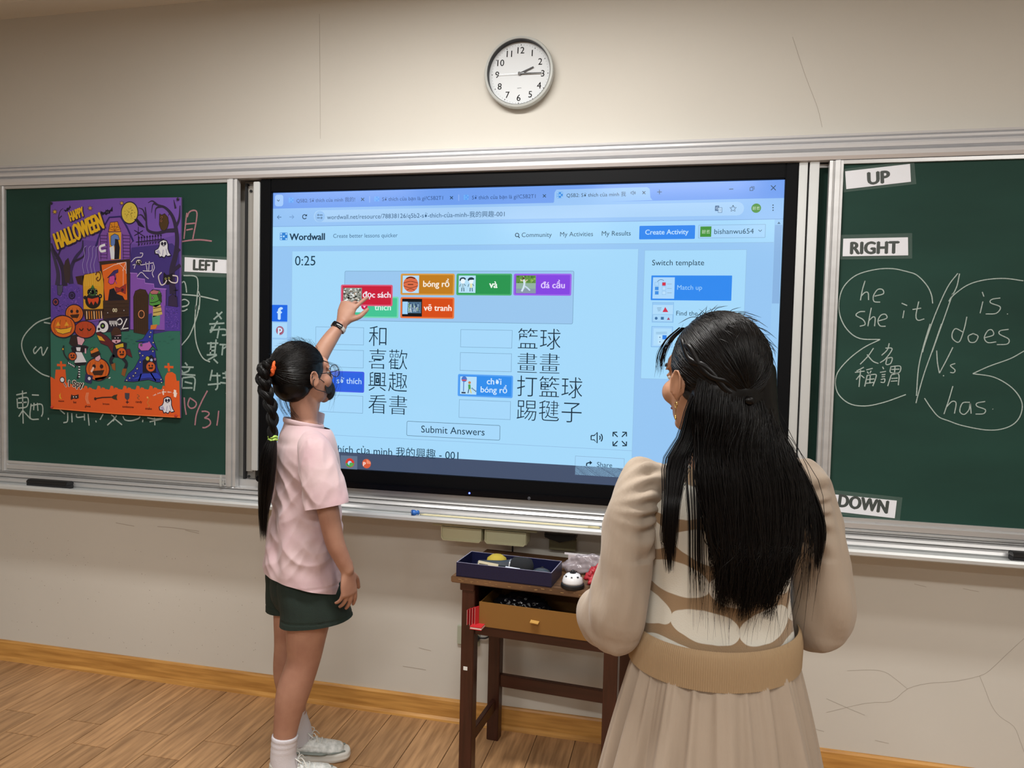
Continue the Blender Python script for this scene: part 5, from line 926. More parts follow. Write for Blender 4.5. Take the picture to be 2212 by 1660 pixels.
def strands(paths, r, name, mat, parent, m=12, taper=0.35):
    """thin three sided hair strands as one mesh; every path is resampled to m points"""
    K = len(paths); P = np.empty((K, m, 3))
    for i, p in enumerate(paths):
        p = np.asarray(p, float); t = np.linspace(0, len(p) - 1, m); j = np.minimum(t.astype(int), len(p) - 2); u = (t - j)[:, None]; P[i] = p[j] * (1 - u) + p[j + 1] * u
    T = np.gradient(P, axis=1); T /= np.linalg.norm(T, axis=2, keepdims=True) + 1e-9
    h = np.array([0.31, 0.77, 0.55]); A = np.cross(T, h); A /= np.linalg.norm(A, axis=2, keepdims=True) + 1e-9; B = np.cross(T, A)
    rad = np.interp(np.linspace(0, 1, m), [0, .1, .75, 1], [.8, 1, 1, taper])[None, :, None] * r * (0.7 + 0.6 * rng.random((K, 1, 1)))
    V = np.empty((K, m, 3, 3))
    for k in range(3): a = 2 * PI * k / 3; V[:, :, k] = P + (A * math.cos(a) + B * math.sin(a)) * rad
    base = (np.arange(K) * m * 3)[:, None, None] + (np.arange(m - 1) * 3)[None, :, None]; k0 = np.array([0, 1, 2]); k1 = np.array([1, 2, 0])
    F = np.stack([base + k0, base + k1, base + 3 + k1, base + 3 + k0], -1).reshape(-1, 4)
    me = bpy.data.meshes.new(name); nv = K * m * 3; nf = len(F)
    me.vertices.add(nv); me.vertices.foreach_set('co', V.reshape(-1)); me.loops.add(nf * 4); me.loops.foreach_set('vertex_index', F.reshape(-1).astype(np.int32))
    me.polygons.add(nf); me.polygons.foreach_set('loop_start', np.arange(0, nf * 4, 4, dtype=np.int32)); me.polygons.foreach_set('use_smooth', np.ones(nf, bool)); me.update(calc_edges=True)
    me.materials.append(mat); o = bpy.data.objects.new(name, me); COL.objects.link(o); o.parent = parent; return o
def on_ell(c, r, d):
    d = np.asarray(d, float); d = d / np.linalg.norm(d); return np.array(c) + np.array(r) * d
def slerp_path(c, r, d0, d1, n, jit=0.0, lift=0.0):
    d0 = d0 / np.linalg.norm(d0); d1 = d1 / np.linalg.norm(d1); out = []; k = 1 + jit
    for t in np.linspace(0, 1, n):
        d = d0 * (1 - t) + d1 * t; d /= np.linalg.norm(d); out.append(np.array(c) + np.array(r) * d * (k + lift * math.sin(t * PI)))
    return out
def apply(Mx, pts): return [np.array(Mx @ Vector(p)) for p in pts]

def sneaker(parent, pos, yaw, L=0.235, pitch=0.0):
    r = bpy.data.objects.new('sneaker', None); COL.objects.link(r); r.parent = parent; r.location = pos; r.rotation_euler = (pitch, 0, yaw)
    wht = M('shoe_white', 'dfe0dd', 0.45, ns=60, na=0.18, col2='b4b8b4', bs=140, ba=.3); sol = M('sole_white', 'd8d8d2', 0.55); gr = M('shoe_grey', '7d857f', .5)
    h = L / 2; out = [(-.020, -h), (.020, -h), (.030, -h * .8), (.031, -h * .35), (.028, 0), (.036, h * .4), (.038, h * .65), (.030, h * .9), (.012, h), (-.012, h), (-.032, h * .88), (-.038, h * .6), (-.034, h * .3), (-.027, 0), (-.030, -h * .4), (-.029, -h * .8)]
    oc = crom(out + [out[0]], 4)[:-1]; n = len(oc)
    b = MB(); lay = [(0.0, .90), (.004, 1.0), (.016, 1.05), (.020, 1.0), (.024, 1.04), (.032, .98), (.034, .9)]
    v = [(x * s, y * (1 + (s - 1) * .4), z + (max(0, y - h * .55) * .18 if z < .002 else 0)) for z, s in lay for x, y in oc]
    b.add(v, [(i * n + j, i * n + (j + 1) % n, (i + 1) * n + (j + 1) % n, (i + 1) * n + j) for i in range(len(lay) - 1) for j in range(n)] + [tuple(range(n))[::-1], tuple(range((len(lay) - 1) * n, len(lay) * n))]); b.build('sole', sol, r, smooth=True)
    up = [limb([(0, -h * .72, .045), (0, -h * .2, .047), (0, h * .3, .042), (0, h * .68, .036)], [(.030, .034), (.032, .036), (.036, .026), (.034, .019)], hint=(0, 0, 1)), limb([(0, -h * .55, .05), (0, -h * .60, .086)], [(.031, .036), (.029, .035)], hint=(0, 1, 0)), limb([(0, -h * .2, .07), (0, -h * .32, .106)], [(.018, .010), (.020, .008)], hint=(0, 1, 0))]
    def dsp(co, no):
        k = np.sin(co[:, 2] * 420 + co[:, 1] * 60) * .0006; return co + no * k[:, None]
    remesh(up, 0.003, 3, 'upper', wht, r, disp=dsp)
    for sx in (-1, 1):
        v, f_ = limb([(sx * .030, -h * .7, .05), (sx * .038, -h * .1, .043), (sx * .042, h * .4, .038), (sx * .024, h * .86, .036)], [(.002, .005)] * 4, n=8); MB().add(v, f_).build('stripe', gr, r, smooth=True)
    for k in range(5):
        y = -h * .12 + k * .017; z = .088 - k * .007
        v, f_ = limb([(-.018, y, z - .006), (0, y + .004, z + .002), (.018, y, z - .006)], [(.0025, .0018)] * 3, n=8); MB().add(v, f_).build('lace', sol, r, smooth=True)
    for sx in (-1, 1):
        v, f_ = limb([(0, -h * .14, .092), (sx * .022, -h * .20, .108), (sx * .034, -h * .05, .096), (sx * .006, -h * .12, .093)], [.0018] * 4, n=8); MB().add(v, f_).build('lace_bow', sol, r, smooth=True)
        v, f_ = limb([(0, -h * .14, .092), (sx * .012, -h * .02, .100), (sx * .028, h * .1, .078)], [.0016] * 3, n=8); MB().add(v, f_).build('lace_end', sol, r, smooth=True)
    return r
def sock(parent, P, R, name='sock'):
    v, f_ = limb(P, R, hint=(0, 1, 0), n=96, sub=8, caps=False); n = 96; m = len(v) // n; V = np.array(v); C = V.reshape(m, n, 3).mean(1)
    for i in range(m):
        for j in range(n):
            d = V[i * n + j] - C[i]; k = 1 + .016 * math.cos(j * PI); t = i / (m - 1)
            for c_ in (.08, .26, .40): k += .045 * math.exp(-((t - c_) / .018) ** 2)
            V[i * n + j] = C[i] + d * k
    o = MB().add([tuple(x) for x in V], f_).build(name, M('sock_white', 'cfccd2', .85, bs=300, ba=.3), parent, smooth=True); return o
# ------------------------------------------------------------------ the girl at the screen
GO = (0.38, -0.42, 0); GT = math.radians(-51.5)
girl = thing('person', 'girl in pink t-shirt and green shorts with a braid, touching the screen', 'person', GO, GT)
m_sk = skin_mat('skin_girl', 'a97f6a', '986d5b')
HMg = Matrix.Translation((0.0, 0.0, 1.252)) @ Matrix.Rotation(math.radians(22), 4, 'Z') @ Matrix.Rotation(math.radians(9), 4, 'X') @ Matrix.Scale(0.97, 4)
B = xf(head_parts(1.0, .042), HMg)
B += [limb([(0, -.01, 1.14), (0, -.008, 1.2), (0, -.006, 1.27)], [(.055, .045), (.042, .042), (.041, .043)], n=24),
      limb([(0, 0, .70), (0, 0, .80), (0, 0, .92), (0, .005, 1.05), (0, 0, 1.14), (0, -.005, 1.18)], [(.105, .075), (.105, .075), (.10, .07), (.11, .074), (.105, .06), (.06, .045)], n=28)]
# hanging right arm
B += [limb([(.105, 0, 1.115), (.155, .008, 1.08), (.19, .03, .96), (.20, .052, .85), (.203, .072, .80), (.203, .092, .755)], [.030, .034, .034, .030, .026, .0215], n=20)]
B += hand_parts((.203, .092, .755), (-.02, .10, -1), (.85, .5, .02), (-.35, .93, 0), .90, curls=(12, 16, 20, 24), thumb=24)
# raised left arm
B += [limb([(-.105, 0, 1.12), (-.15, .02, 1.17), (-.18, .045, 1.26), (-.21, .062, 1.365)], [.030, .036, .035, .030], n=20),
      limb([(-.205, .058, 1.345), (-.216, .085, 1.42), (-.226, .125, 1.485), (-.239, .165, 1.536)], [.030, .031, .027, (.022, .018)], n=20)]
# camera side of the raised hand is its back
Rg = Matrix.Rotation(-GT, 3, 'Z')
Nw = Rg @ Vector((.15, -.95, .25)); tipL = Rg @ (Vector((0.413, -0.012, 1.641)) - Vector(GO)); W_l = Vector((-.239, .165, 1.536))
Dd = (Rg @ Vector((.20, .33, .92))).normalized(); Sd = Rg @ Vector((1, .1, -.3))
B += hand_parts(W_l, Dd, Nw, Sd, .93, spread=(22, 4, -4, -10), thumb=24, curls=(5, 40, 45, 50), bends=[(.15, .2, .2), (.75, .7, .4), (.8, .75, .4), (.85, .75, .4)])
# legs
B += [limb([(.055, -.005, .74), (.072, .0, .62), (.072, -.008, .50), (.069, -.015, .43), (.064, -.045, .33), (.058, -.062, .24), (.052, -.072, .14), (.050, -.072, .07)], [(.060, .075), (.070, .078), (.058, .063), (.050, .054), (.048, .054), (.037, .043), (.029, .034), (.028, .036)], n=24),
      limb([(-.055, -.02, .74), (-.066, -.018, .62), (-.070, -.028, .50), (-.074, -.034, .43), (-.084, -.034, .33), (-.096, -.020, .23), (-.104, -.002, .13), (-.106, .008, .07)], [(.060, .075), (.070, .076), (.058, .062), (.049, .053), (.048, .053), (.037, .043), (.029, .034), (.028, .036)], n=24)]
remesh(B, 0.0036, 3, 'body', m_sk, girl)
# eyes, brows
for sx in (-1, 1):
    e = bpy.data.objects.new('x', None); bpy.data.objects.remove(e)
    v, f_ = ell((sx * .030, .0770, .1075), (.0095, .0090, .0065)); MB().add(*xf([(v, f_)], HMg)[0]).build('eye', M('eye_white', 'd8d4ce', .2), girl, smooth=True)
    v, f_ = ell((sx * .030, .0850, .1075), (.0048, .0018, .0048)); MB().add(*xf([(v, f_)], HMg)[0]).build('iris', M('iris', '1a0f0a', .15), girl, smooth=True)
# face mask
mk = [limb([(-.056, .045, .062), (-.035, .082, .066), (0, .104, .070), (.035, .082, .066), (.056, .045, .062)], [(.002, .026), (.002, .036), (.003, .040), (.002, .036), (.002, .026)], hint=(0, 0, 1), n=24)]
mk += [ell((0, .085, .045), (.036, .026, .040))]
mo = remesh(xf(mk, HMg), .003, 4, 'face_mask', M('mask_black', '101114', .8, bs=400, ba=.4), girl)
for sx in (-1, 1):
    v, f_ = xf([limb([(sx * .058, .042, .080), (sx * .075, .012, .098), (sx * .084, -.014, .098), (sx * .078, -.010, .070), (sx * .058, .044, .045)], [.0012] * 5, n=6)], HMg)[0]; MB().add(v, f_).build('ear_loop', M('loop_black', '141416', .7), mo, smooth=True)
# glasses
gl = M('glasses_frame', '2a2c32', .25, .6); gb_ = MB()
for sx in (-1, 1):
    ring = [(sx * .036 + .026 * math.cos(t), .106 - .004 * abs(math.cos(t)), .108 + .021 * math.sin(t)) for t in np.linspace(0, 2 * PI, 17)]; gb_.add(*xf([limb(ring, [.0012] * 17, n=8, sub=2)], HMg)[0])
    gb_.add(*xf([limb([(sx * .062, .102, .113), (sx * .078, .06, .112), (sx * .080, -.005, .113), (sx * .080, -.022, .098)], [.0014] * 4, n=8)], HMg)[0])
gb_.add(*xf([limb([(-.010, .106, .112), (0, .109, .114), (.010, .106, .112)], [.0011] * 3, n=8)], HMg)[0]); go = gb_.build('glasses', gl, girl, smooth=True)
for sx in (-1, 1): MB().add(*xf([ell((sx * .036, .104, .108), (.025, .001, .020))], HMg)[0]).build('lens', M('lens', 'dfe8f0', .05, alpha=.12, spec=.6), go, smooth=True)
# t-shirt
m_tee = M('tee_pink', 'c0a8aa', .85, ns=9, na=0.12, col2='b4969b', bs=500, ba=.15, sheen=.2)
T = [limb([(0, -.004, .60), (0, -.004, .70), (0, -.002, .80), (0, .0, .90), (0, .002, 1.0), (0, .0, 1.08), (0, -.002, 1.135), (0, -.008, 1.166), (0, -.010, 1.186), (0, -.010, 1.215)],
          [(.168, .134), (.166, .130), (.158, .120), (.142, .104), (.145, .104), (.153, .104), (.146, .094), (.120, .080), (.086, .066), (.064, .058)], n=40),
     ]
SL = [limb([(.09, 0, 1.14), (.135, .003, 1.12), (.166, .014, 1.06), (.186, .028, .985), (.200, .044, .90)], [(.045, .05), (.050, .054), (.052, .060), (.056, .066), (.060, .070)], n=28)]
SLl = [limb([(-.08, 0, 1.13), (-.125, .01, 1.15), (-.152, .03, 1.19), (-.178, .050, 1.30)], [(.05, .05), (.056, .058), (.054, .056), (.052, .054)], n=28)]
def teedisp(co, no):
    out = co.copy()
    for i, (p, q) in enumerate(zip(co, no)):
        x, y, z = p
        a = math.atan2(x, -y - .02)                       # angle round the back
        amp = .0065 * max(0, min(1, (1.13 - z) / .15))
        d = amp * nz((x * 3 + z * 1.2, y * 3, z * 1.0 - x * 1.5), 5.5, 3) * 1.6
        n1 = nz((x * 1.0 + y * .6, (z + .9 * x) * 2.2, y * .5), 8, 9); n2 = nz((x + .4 * z, (z * .7 - 1.1 * y) * 2.0, 1.3), 11, 5)
        w = max(0, min(1, (1.12 - z) / .12)) * max(.25, min(1, (z - .69) / .08))
        d += w * (.014 * (.32 - abs(n1)) + .010 * (.3 - abs(n2)))
        if x > .15 and z > .92: d += .007 * (.3 - abs(nz((x * 2, z * 1.2 + x, y * 3), 10, 2)))
        if abs(z - (.688 - .0 * y)) < .0035 and x < .17: d -= .0015
        out[i] = p + q * d
    return out
tee = remesh(T, 0.0042, 4, 't_shirt', m_tee, girl, disp=teedisp, cuts=[((0, 0, .680), (0, -.28, -1), lambda c: c.z < .8), ((0, -.01, 1.196), (0, .22, 1), lambda c: c.z > 1.15)])
remesh(SL, .0042, 2, 'sleeve', m_tee, tee, disp=teedisp, cuts=[((.190, .036, .962), (.12, .16, -1), lambda c: c.z < 1.05)])
remesh(SLl, .0042, 2, 'sleeve', m_tee, tee, disp=teedisp, cuts=[((-.165, .042, 1.215), (-.25, .15, 1), lambda c: c.z > 1.17)])
v, f_ = limb([(.074 * math.cos(t), -.010 + .062 * math.sin(t), 1.197 - .013 * math.sin(t)) for t in np.linspace(0, 2 * PI, 25)], [(.0035, .009)] * 25, hint=(0, 0, 1), n=12, sub=2); MB().add(v, f_).build('collar', m_tee, tee, smooth=True)
# shorts
m_sh = M('shorts_green', '16261f', .9, bs=300, ba=.3, ns=20, na=.25)
Sh = [limb([(0, -.005, .76), (0, -.005, .70), (0, -.005, .65)], [(.125, .095), (.134, .104), (.140, .108)], n=32),
      limb([(.07, -.0, .69), (.078, .012, .63), (.084, .032, .50)], [(.074, .104), (.080, .110), (.088, .126)], n=28),
      limb([(-.07, -.022, .69), (-.076, -.016, .63), (-.079, -.018, .50)], [(.078, .098), (.082, .099), (.083, .100)], n=28)]
def shdisp(co, no):
    out = co.copy()
    for i, (p, q) in enumerate(zip(co, no)):
        d = .004 * nz(p, 11, 4) + .003 * math.sin(40 * p[0] + 30 * p[1] + 5 * nz(p, 6)) * .6
        if abs(p[2] - .578) < .0025: d -= .002
        out[i] = p + q * d
    return out
remesh(Sh, 0.0042, 2, 'shorts', m_sh, girl, disp=shdisp, cuts=[((0, 0, .562), (0, .06, -1), lambda c: c.z < .62)])
# socks and shoes
sock(girl, [(.0545, -.068, .185), (.053, -.071, .15), (.050, -.072, .11), (.050, -.066, .06)], [(.036, .041), (.034, .040), (.034, .041), (.034, .045)])
sock(girl, [(-.100, -.018, .185), (-.103, -.008, .15), (-.106, .005, .11), (-.106, .010, .06)], [(.036, .041), (.034, .040), (.034, .041), (.034, .045)])
sneaker(girl, (.052, -.012, 0), math.radians(-4)); sneaker(girl, (-.088, .058, 0), math.radians(-14))
# fitness band
bd_ = bpy.data.objects.new('fitness_band', None); COL.objects.link(bd_); bd_.parent = girl; wp = Vector((-.2355, .152, 1.520)); ax = (Vector((-.239, .165, 1.536)) - Vector((-.226, .125, 1.485))).normalized()
Nb = (Nw - ax * Nw.dot(ax)).normalized(); Sb = ax.cross(Nb); Mb = Matrix(((Sb.x, Nb.x, ax.x, wp.x), (Sb.y, Nb.y, ax.y, wp.y), (Sb.z, Nb.z, ax.z, wp.z), (0, 0, 0, 1))); bd_.matrix_local = Mb
v, f_ = limb([(.0275 * math.cos(t), .0235 * math.sin(t), 0) for t in np.linspace(0, 2 * PI, 25)], [(.0016, .0075)] * 25, hint=(0, 0, 1), n=10, sub=2); MB().add(v, f_).build('strap', M('strap_grey', 'b9aea6', .6), bd_, smooth=True)
v, f_ = limb([(-.017, .023, 0), (0, .026, 0), (.017, .023, 0)], [(.003, .0098), (.004, .0102), (.003, .0098)], hint=(0, 0, 1), n=20); MB().add(v, f_).build('tracker', M('tracker_black', '0c0d10', .15), bd_, smooth=True)
MB().box(.020, .024, .008, .016, -.007, .007).build('clasp', M('strap_grey2', 'a8aeb0', .4), bd_, bevel=.001)
# hair: cap, combed strands, braid
m_h = hair_mat('hair_black')
HC, HR = (0, -.020, .135), (.080, .093, .091)
cap = [ell(HC, HR), ell((0, -.045, .085), (.066, .062, .060))]
def cdisp(co, no):
    out = co.copy()
    for i, (p, q) in enumerate(zip(co, no)): out[i] = p + q * .0015 * nz(p, 60, 1)
    return out
hair = remesh(xf(cap, HMg), .004, 3, 'hair', m_h, girl, disp=cdisp)
tie_d = np.array([0.0, -.97, .12])
paths = []
for k in range(2300):
    u = random.random()
    if u < .5: a = random.uniform(-.15, PI + .15); el = random.uniform(.12, .75) ; d = np.array([math.cos(a) * math.cos(el), math.sin(a) * math.cos(el), math.sin(el)])
    elif u < .8: a = random.uniform(-.2, PI + .2); a = PI + (a - PI / 2) + PI / 2 - PI / 2; d = np.array([random.choice((-1, 1)) * random.uniform(.6, 1), random.uniform(-.5, .15), random.uniform(-.75, .1)])
    else: a = random.uniform(-1, 1); d = np.array([a * .75, -random.uniform(.35, .8), -random.uniform(.75, 1.0)])
    paths.append(apply(HMg, slerp_path(HC, HR, d, tie_d + rng.normal(0, .045, 3), 12, .012 + .02 * random.random() * random.random())))
strands(paths, .0009, 'combed_strands', m_h, hair, 12, .8)
fly = []
for k in range(90):
    a = random.uniform(-.4, PI + .4); el = random.uniform(.3, 1.3); d = np.array([math.cos(a) * math.cos(el), math.sin(a) * math.cos(el), math.sin(el)]); p = on_ell(HC, HR, d); e = np.array([0, -1, .1]) + rng.normal(0, .5, 3); e -= d * (e @ d); e /= np.linalg.norm(e); h = random.uniform(.003, .010); fly.append(apply(HMg, crom([p, p + e * .02 + d * h, p + e * .05 + d * h * .8], 6)))
for k in range(16):      # loose locks falling past the cheek and temple
    sx = 1 if k < 12 else -1; p = on_ell(HC, HR, (sx * .75, .62, .25)); x0, y0 = sx * (.066 + random.uniform(-.006, .01)), .075 + random.uniform(-.014, .028)
    fly.append(apply(HMg, crom([p, (x0, y0 + .006, .125), (x0 + sx * random.uniform(-.01, .012), y0 + random.uniform(-.01, .012), .08), (x0 - sx * .006, y0 - .01, .04 + random.uniform(-.03, .02)), (x0 - sx * .012, y0 - .03, .005 + random.uniform(-.04, .02))], 5)))
for k in range(40):
    sx = random.uniform(-1, 1); fly.append(apply(HMg, crom([(sx * .04, -.085, .045), (sx * .045, -.078, .01), (sx * .05 + random.uniform(-.01, .02), -.06 + random.uniform(-.01, .01), -.03)], 5)))
strands(fly, .0003, 'loose_hair', m_h, hair, 10, .3)
tiep = HMg @ Vector((0, -.108, .150))
BRD = np.array([tuple(tiep), (tiep.x + .004, tiep.y - .020, 1.385), (tiep.x + .012, tiep.y - .026, 1.33), (.074, -.122, 1.25), (.080, -.118, 1.165)])
c_ = crom(BRD, 24); nb_ = len(c_)
Tn = np.gradient(c_, axis=0); Tn /= np.linalg.norm(Tn, axis=1)[:, None]
Sx = np.cross(Tn, np.array([.6, -.8, 0])); Sx /= np.linalg.norm(Sx, axis=1)[:, None]
Sx = np.array([ (0.64 * .9, -.43, 0)] * nb_); Sx -= Tn * (Sx * Tn).sum(1)[:, None]; Sx /= np.linalg.norm(Sx, axis=1)[:, None]; Sy = np.cross(Tn, Sx)
br_parts = []; bstr = []
for k in range(3):
    ph = 2 * PI * k / 3; t = np.linspace(0, 1, nb_); w = np.interp(t, [0, .12, .5, 1], [.55, 1, 1, .62]); th_ = t * 2 * PI * 2.6 + ph
    P_ = c_ + Sx * (np.sin(th_) * .0130 * w)[:, None] + Sy * (np.sin(2 * th_) * .0085 * w)[:, None]
    rr = [(.0138 * x, .0115 * x) for x in w]; br_parts.append((P_, rr))
    v, f_ = limb(P_[::2], rr[::2], n=16, sub=2); b_ = MB().add(v, f_).build('braid_lock', m_h, hair, smooth=True)
    TT = np.gradient(P_, axis=0); TT /= np.linalg.norm(TT, axis=1)[:, None]; N1 = np.cross(TT, Sy); N1 /= np.linalg.norm(N1, axis=1)[:, None]; N2 = np.cross(TT, N1)
    for j in range(90):
        a = random.uniform(0, 2 * PI); e = 1.03 + random.random() * .06; bstr.append(P_ + (N1 * math.cos(a) * .0138 + N2 * math.sin(a) * .0125) * (w * e)[:, None])
strands(bstr, .0006, 'braid_strands', m_h, hair, 60, 1)
v, f_ = limb([(.0175 * math.cos(t), .0165 * math.sin(t), .003 * math.sin(3 * t)) for t in np.linspace(0, 2 * PI, 21)], [(.0055, .0095)] * 21, n=10, sub=2)
dvec = Vector(BRD[1] - BRD[0]).normalized(); q_ = Vector((0, 0, 1)).rotation_difference(dvec); v = [tuple(q_ @ Vector(p) * 1.1 + tiep + dvec * .003) for p in v]
MB().add(v, f_).build('hair_tie', M('tie_orange', 'd0561c', .7, bs=300, ba=.6), hair, smooth=True)
for dz_ in (0, .009):
    v, f_ = limb([(.080 + .0130 * math.cos(t), -.118 + .0125 * math.sin(t), 1.166 - dz_ + .002 * math.sin(4 * t)) for t in np.linspace(0, 2 * PI, 19)], [.0038] * 19, n=8, sub=2); MB().add(v, f_).build('hair_tie', M('tie_green', '9fc45a', .6), hair, smooth=True)
tail = [limb([(.080, -.118, 1.165), (.080, -.126, 1.11), (.078, -.136, 1.02), (.068, -.140, .95), (.060, -.140, .90)], [(.012, .012), (.025, .018), (.030, .019), (.022, .014), (.008, .006)], hint=(.6, -.8, 0), n=20)]
remesh(tail, .004, 2, 'ponytail', m_h, hair)
tp = []
for k in range(900):
    a = random.uniform(0, 2 * PI); r_ = math.sqrt(random.random()); x, y = math.cos(a) * r_, math.sin(a) * r_; L = random.uniform(.55, 1.12); q = []
    for t, cx, cy, w, d_ in ((0, .080, -.118, .012, .011), (.18, .080, -.128, .026, .019), (.45, .078, -.138, .032, .020), (.72, .066, -.142, .026, .017), (1, .050, -.140, .016, .012)):
        q.append((cx + x * w, cy + y * d_, 1.165 - t * L * .30))
    tp.append(crom(q, 4))
strands(tp, .0006, 'ponytail_strands', m_h, hair, 14, .2)
# ------------------------------------------------------------------ the woman in front
WO = (1.66, -1.12, 0); WT = math.radians(20)
lady = thing('person', 'woman with long black hair, beige dress and wavy cream knitted vest, back to camera', 'person', WO, WT)
m_skw = skin_mat('skin_woman', 'b08468', '9c6f55')
HMw = Matrix.Translation((-.034, -.004, 1.293)) @ Matrix.Rotation(math.radians(17), 4, 'Z') @ Matrix.Rotation(math.radians(2), 4, 'X') @ Matrix.Scale(1.04, 4)
B = xf(head_parts(1.0, .048), HMw)
B += [limb([(0, -.012, 1.16), (0, -.01, 1.22), (0, -.006, 1.32)], [(.06, .05), (.05, .048), (.048, .05)], n=24),
      limb([(0, 0, .80), (0, 0, .90), (0, .002, 1.0), (0, .01, 1.12), (0, 0, 1.2), (0, -.006, 1.235)], [(.125, .085), (.125, .085), (.118, .08), (.125, .085), (.115, .07), (.07, .05)], n=28)]
for sx in (-1, 1):
    B += [limb([(sx * .11, 0, 1.18), (sx * .165, -.005, 1.15), (sx * .196, -.008, 1.07), (sx * .208, -.004, .965)], [.034, .038, .036, .032], n=20), limb([(sx * .208, -.006, .970), (sx * .185, .08, .918), (sx * .11, .175, .925)], [.028, .026, (.022, .018)], n=20)]
    B += hand_parts((sx * .11, .175, .925), (-sx * .85, .45, .02), (0.1 * sx, .45, .85), (sx * .3, .5, -.1) if False else (0, .6, .4), .92, curls=(28, 32, 34, 36), thumb=20)
    B += [limb([(sx * .06, 0, .84), (sx * .075, .0, .66), (sx * .075, .005, .44), (sx * .07, -.01, .32), (sx * .065, -.008, .16), (sx * .062, -.005, .07)], [(.065, .080), (.075, .080), (.056, .058), (.052, .056), (.034, .036), (.03, .034)], n=24),
          limb([(sx * .062, -.03, .04), (sx * .064, .05, .04), (sx * .066, .12, .024)], [(.028, .032), (.034, .026), (.036, .014)], hint=(0, 0, 1), n=20)]
body = remesh(B, .0042, 3, 'body', m_skw, lady)
for sx in (-1, 1):
    MB().add(*xf([ell((sx * .030, .0770, .1075), (.0095, .0090, .0065))], HMw)[0]).build('eye', M('eye_white', 'd8d4ce'), lady, smooth=True)
    MB().add(*xf([ell((sx * .030, .0850, .1075), (.0048, .0018, .0048))], HMw)[0]).build('iris', M('iris', '1a0f0a'), lady, smooth=True)
    MB().add(*xf([limb([(sx * .014, .094, .127), (sx * .034, .089, .133), (sx * .050, .073, .129)], [(.0015, .003), (.0018, .0035), (.0012, .002)], n=8)], HMw)[0]).build('eyebrow', M('brow', '1c1210', .8), lady, smooth=True)
    er = bpy.data.objects.new('earring', None); COL.objects.link(er); er.parent = lady; er.location = HMw @ Vector((sx * .081, -.008, .066))
    gm = M('earring_gold', 'd8b060', .25, 1.0)
    v, f_ = limb([(0, .006 * math.cos(t), .006 * math.sin(t) - .004) for t in np.linspace(0, 2 * PI, 13)], [.0009] * 13, n=6); MB().add(v, f_).build('hoop', gm, er, smooth=True)
    v, f_ = limb([(0, 0, -.010), (0, .001, -.022), (0, 0, -.030)], [.0007, .0007, .0022], n=8); MB().add(v, f_).build('drop', gm, er, smooth=True)
lp = MB().add(*xf([ell((0, .0975, .0525), (.018, .004, .0042)), ell((0, .0965, .0435), (.015, .0045, .0050))], HMw)[0]).add(*xf([ell((0, .0965, .0435), (.015, .0045, .0050))], HMw)[0]).build('lips', M('lips', '8c4038', .4), lady, smooth=True)
# dress: puffed sleeves and gathered skirt
m_dr = M('dress_beige', 'a69685', .85, ns=5, na=0.12, bs=70, ba=.8, stretch=(1.0, 1.0, .22), sheen=.15)
def folds(amp, f1, vert=True, seed=0, pts=None):
    def fn(co, no):
        out = co.copy()
        for i, (p, q) in enumerate(zip(co, no)):
            d = amp * (nz((p[0], p[1], p[2] * (.3 if vert else 1)), f1, seed) * 1.3 + .5 * nz((p[0], p[1], p[2] * .4), f1 * 2.4, seed + 3))
            if pts and p[2] > 1.06:      # gathers radiating from the armhole
                r_ = math.hypot(p[1] + .01, p[2] - 1.15); th = math.atan2(p[2] - 1.15, p[1] + .01); k = math.exp(-((abs(p[0]) - .165) / .03) ** 2) * min(1, r_ / .04); d += .0065 * k * math.sin(th * 15 + 3 * nz(p, 12, seed))
            out[i] = p + q * d
        return out
    return fn
for sx in (-1, 1):
    drop = -.03 if sx > 0 else 0
    sh = .018 if sx < 0 else 0.0
    P_ = [(sx * .145 + sh * .3, -.004, 1.212), (sx * .172 + sh * .5, -.010, 1.195), (sx * .198 + sh * .7, -.012, 1.12), (sx * .214 + sh, -.012, 1.03), (sx * .226 + sh, -.004, .945), (sx * .212 + sh, .07, .900), (sx * .172 + sh, .12, .892), (sx * .13, .165, .912)]
    R_ = [(.036, .048), (.044, .058), (.051, .062), (.055, .066), (.060, .070), (.060, .068), (.050, .056), (.034, .034)]
    o = remesh([limb(P_, R_, hint=(0, 1, 0), n=36, sub=8), ell((sx * .224 + sh, .012, .915), (.057, .072, .066))], .0048, 4, 'sleeve', m_dr, lady, disp=folds(.012, 13, True, 5 + sx, True))
    # gathers where the sleeve is set in
    gt = MB()
    for k in range(0):
        a = -1.9 + k * .25; y = -.01 + .055 * math.sin(a); z = 1.165 + .062 * math.cos(a); v, f_ = limb([(sx * .158, y * .9, z - .004), (sx * .178, y * 1.02 - .002, z + .004), (sx * .200, y * 1.1 - .004, z - .008)], [(.003, .004), (.0055, .006), (.003, .003)], n=8, sub=3); gt.add(v, f_)
n = 420; lv = np.linspace(0, 1, 46); V = []
ph = [(random.uniform(0, 6.28), k) for k in (9, 13, 17, 23, 31, 44)]
for t in lv:
    z = .90 - t * .56; a_ = .143 + .128 * t ** .8; b_ = .104 + .136 * t ** .8
    for j in range(n):
        th = 2 * PI * j / n; w = 0
        for (p0, k), am in zip(ph, (.9, 1.0, .9, .8, .6, .4)): w += am * math.sin(k * th + p0 + .9 * math.sin(t * 2 + k)) * (1 if k < 20 else (1 - t) ** .7 + .12)
        w = w / 3.2; w = (abs(w) ** .8) * (1 if w > 0 else -1.0)
        k_ = 1 + (.040 + .080 * min(1, t * 1.6)) * w + .008 * math.sin(60 * th + 2 * math.sin(5 * th)) * (1 - t) ** 2.5 * 1.5
        V.append((a_ * k_ * math.cos(th), b_ * k_ * math.sin(th), z))
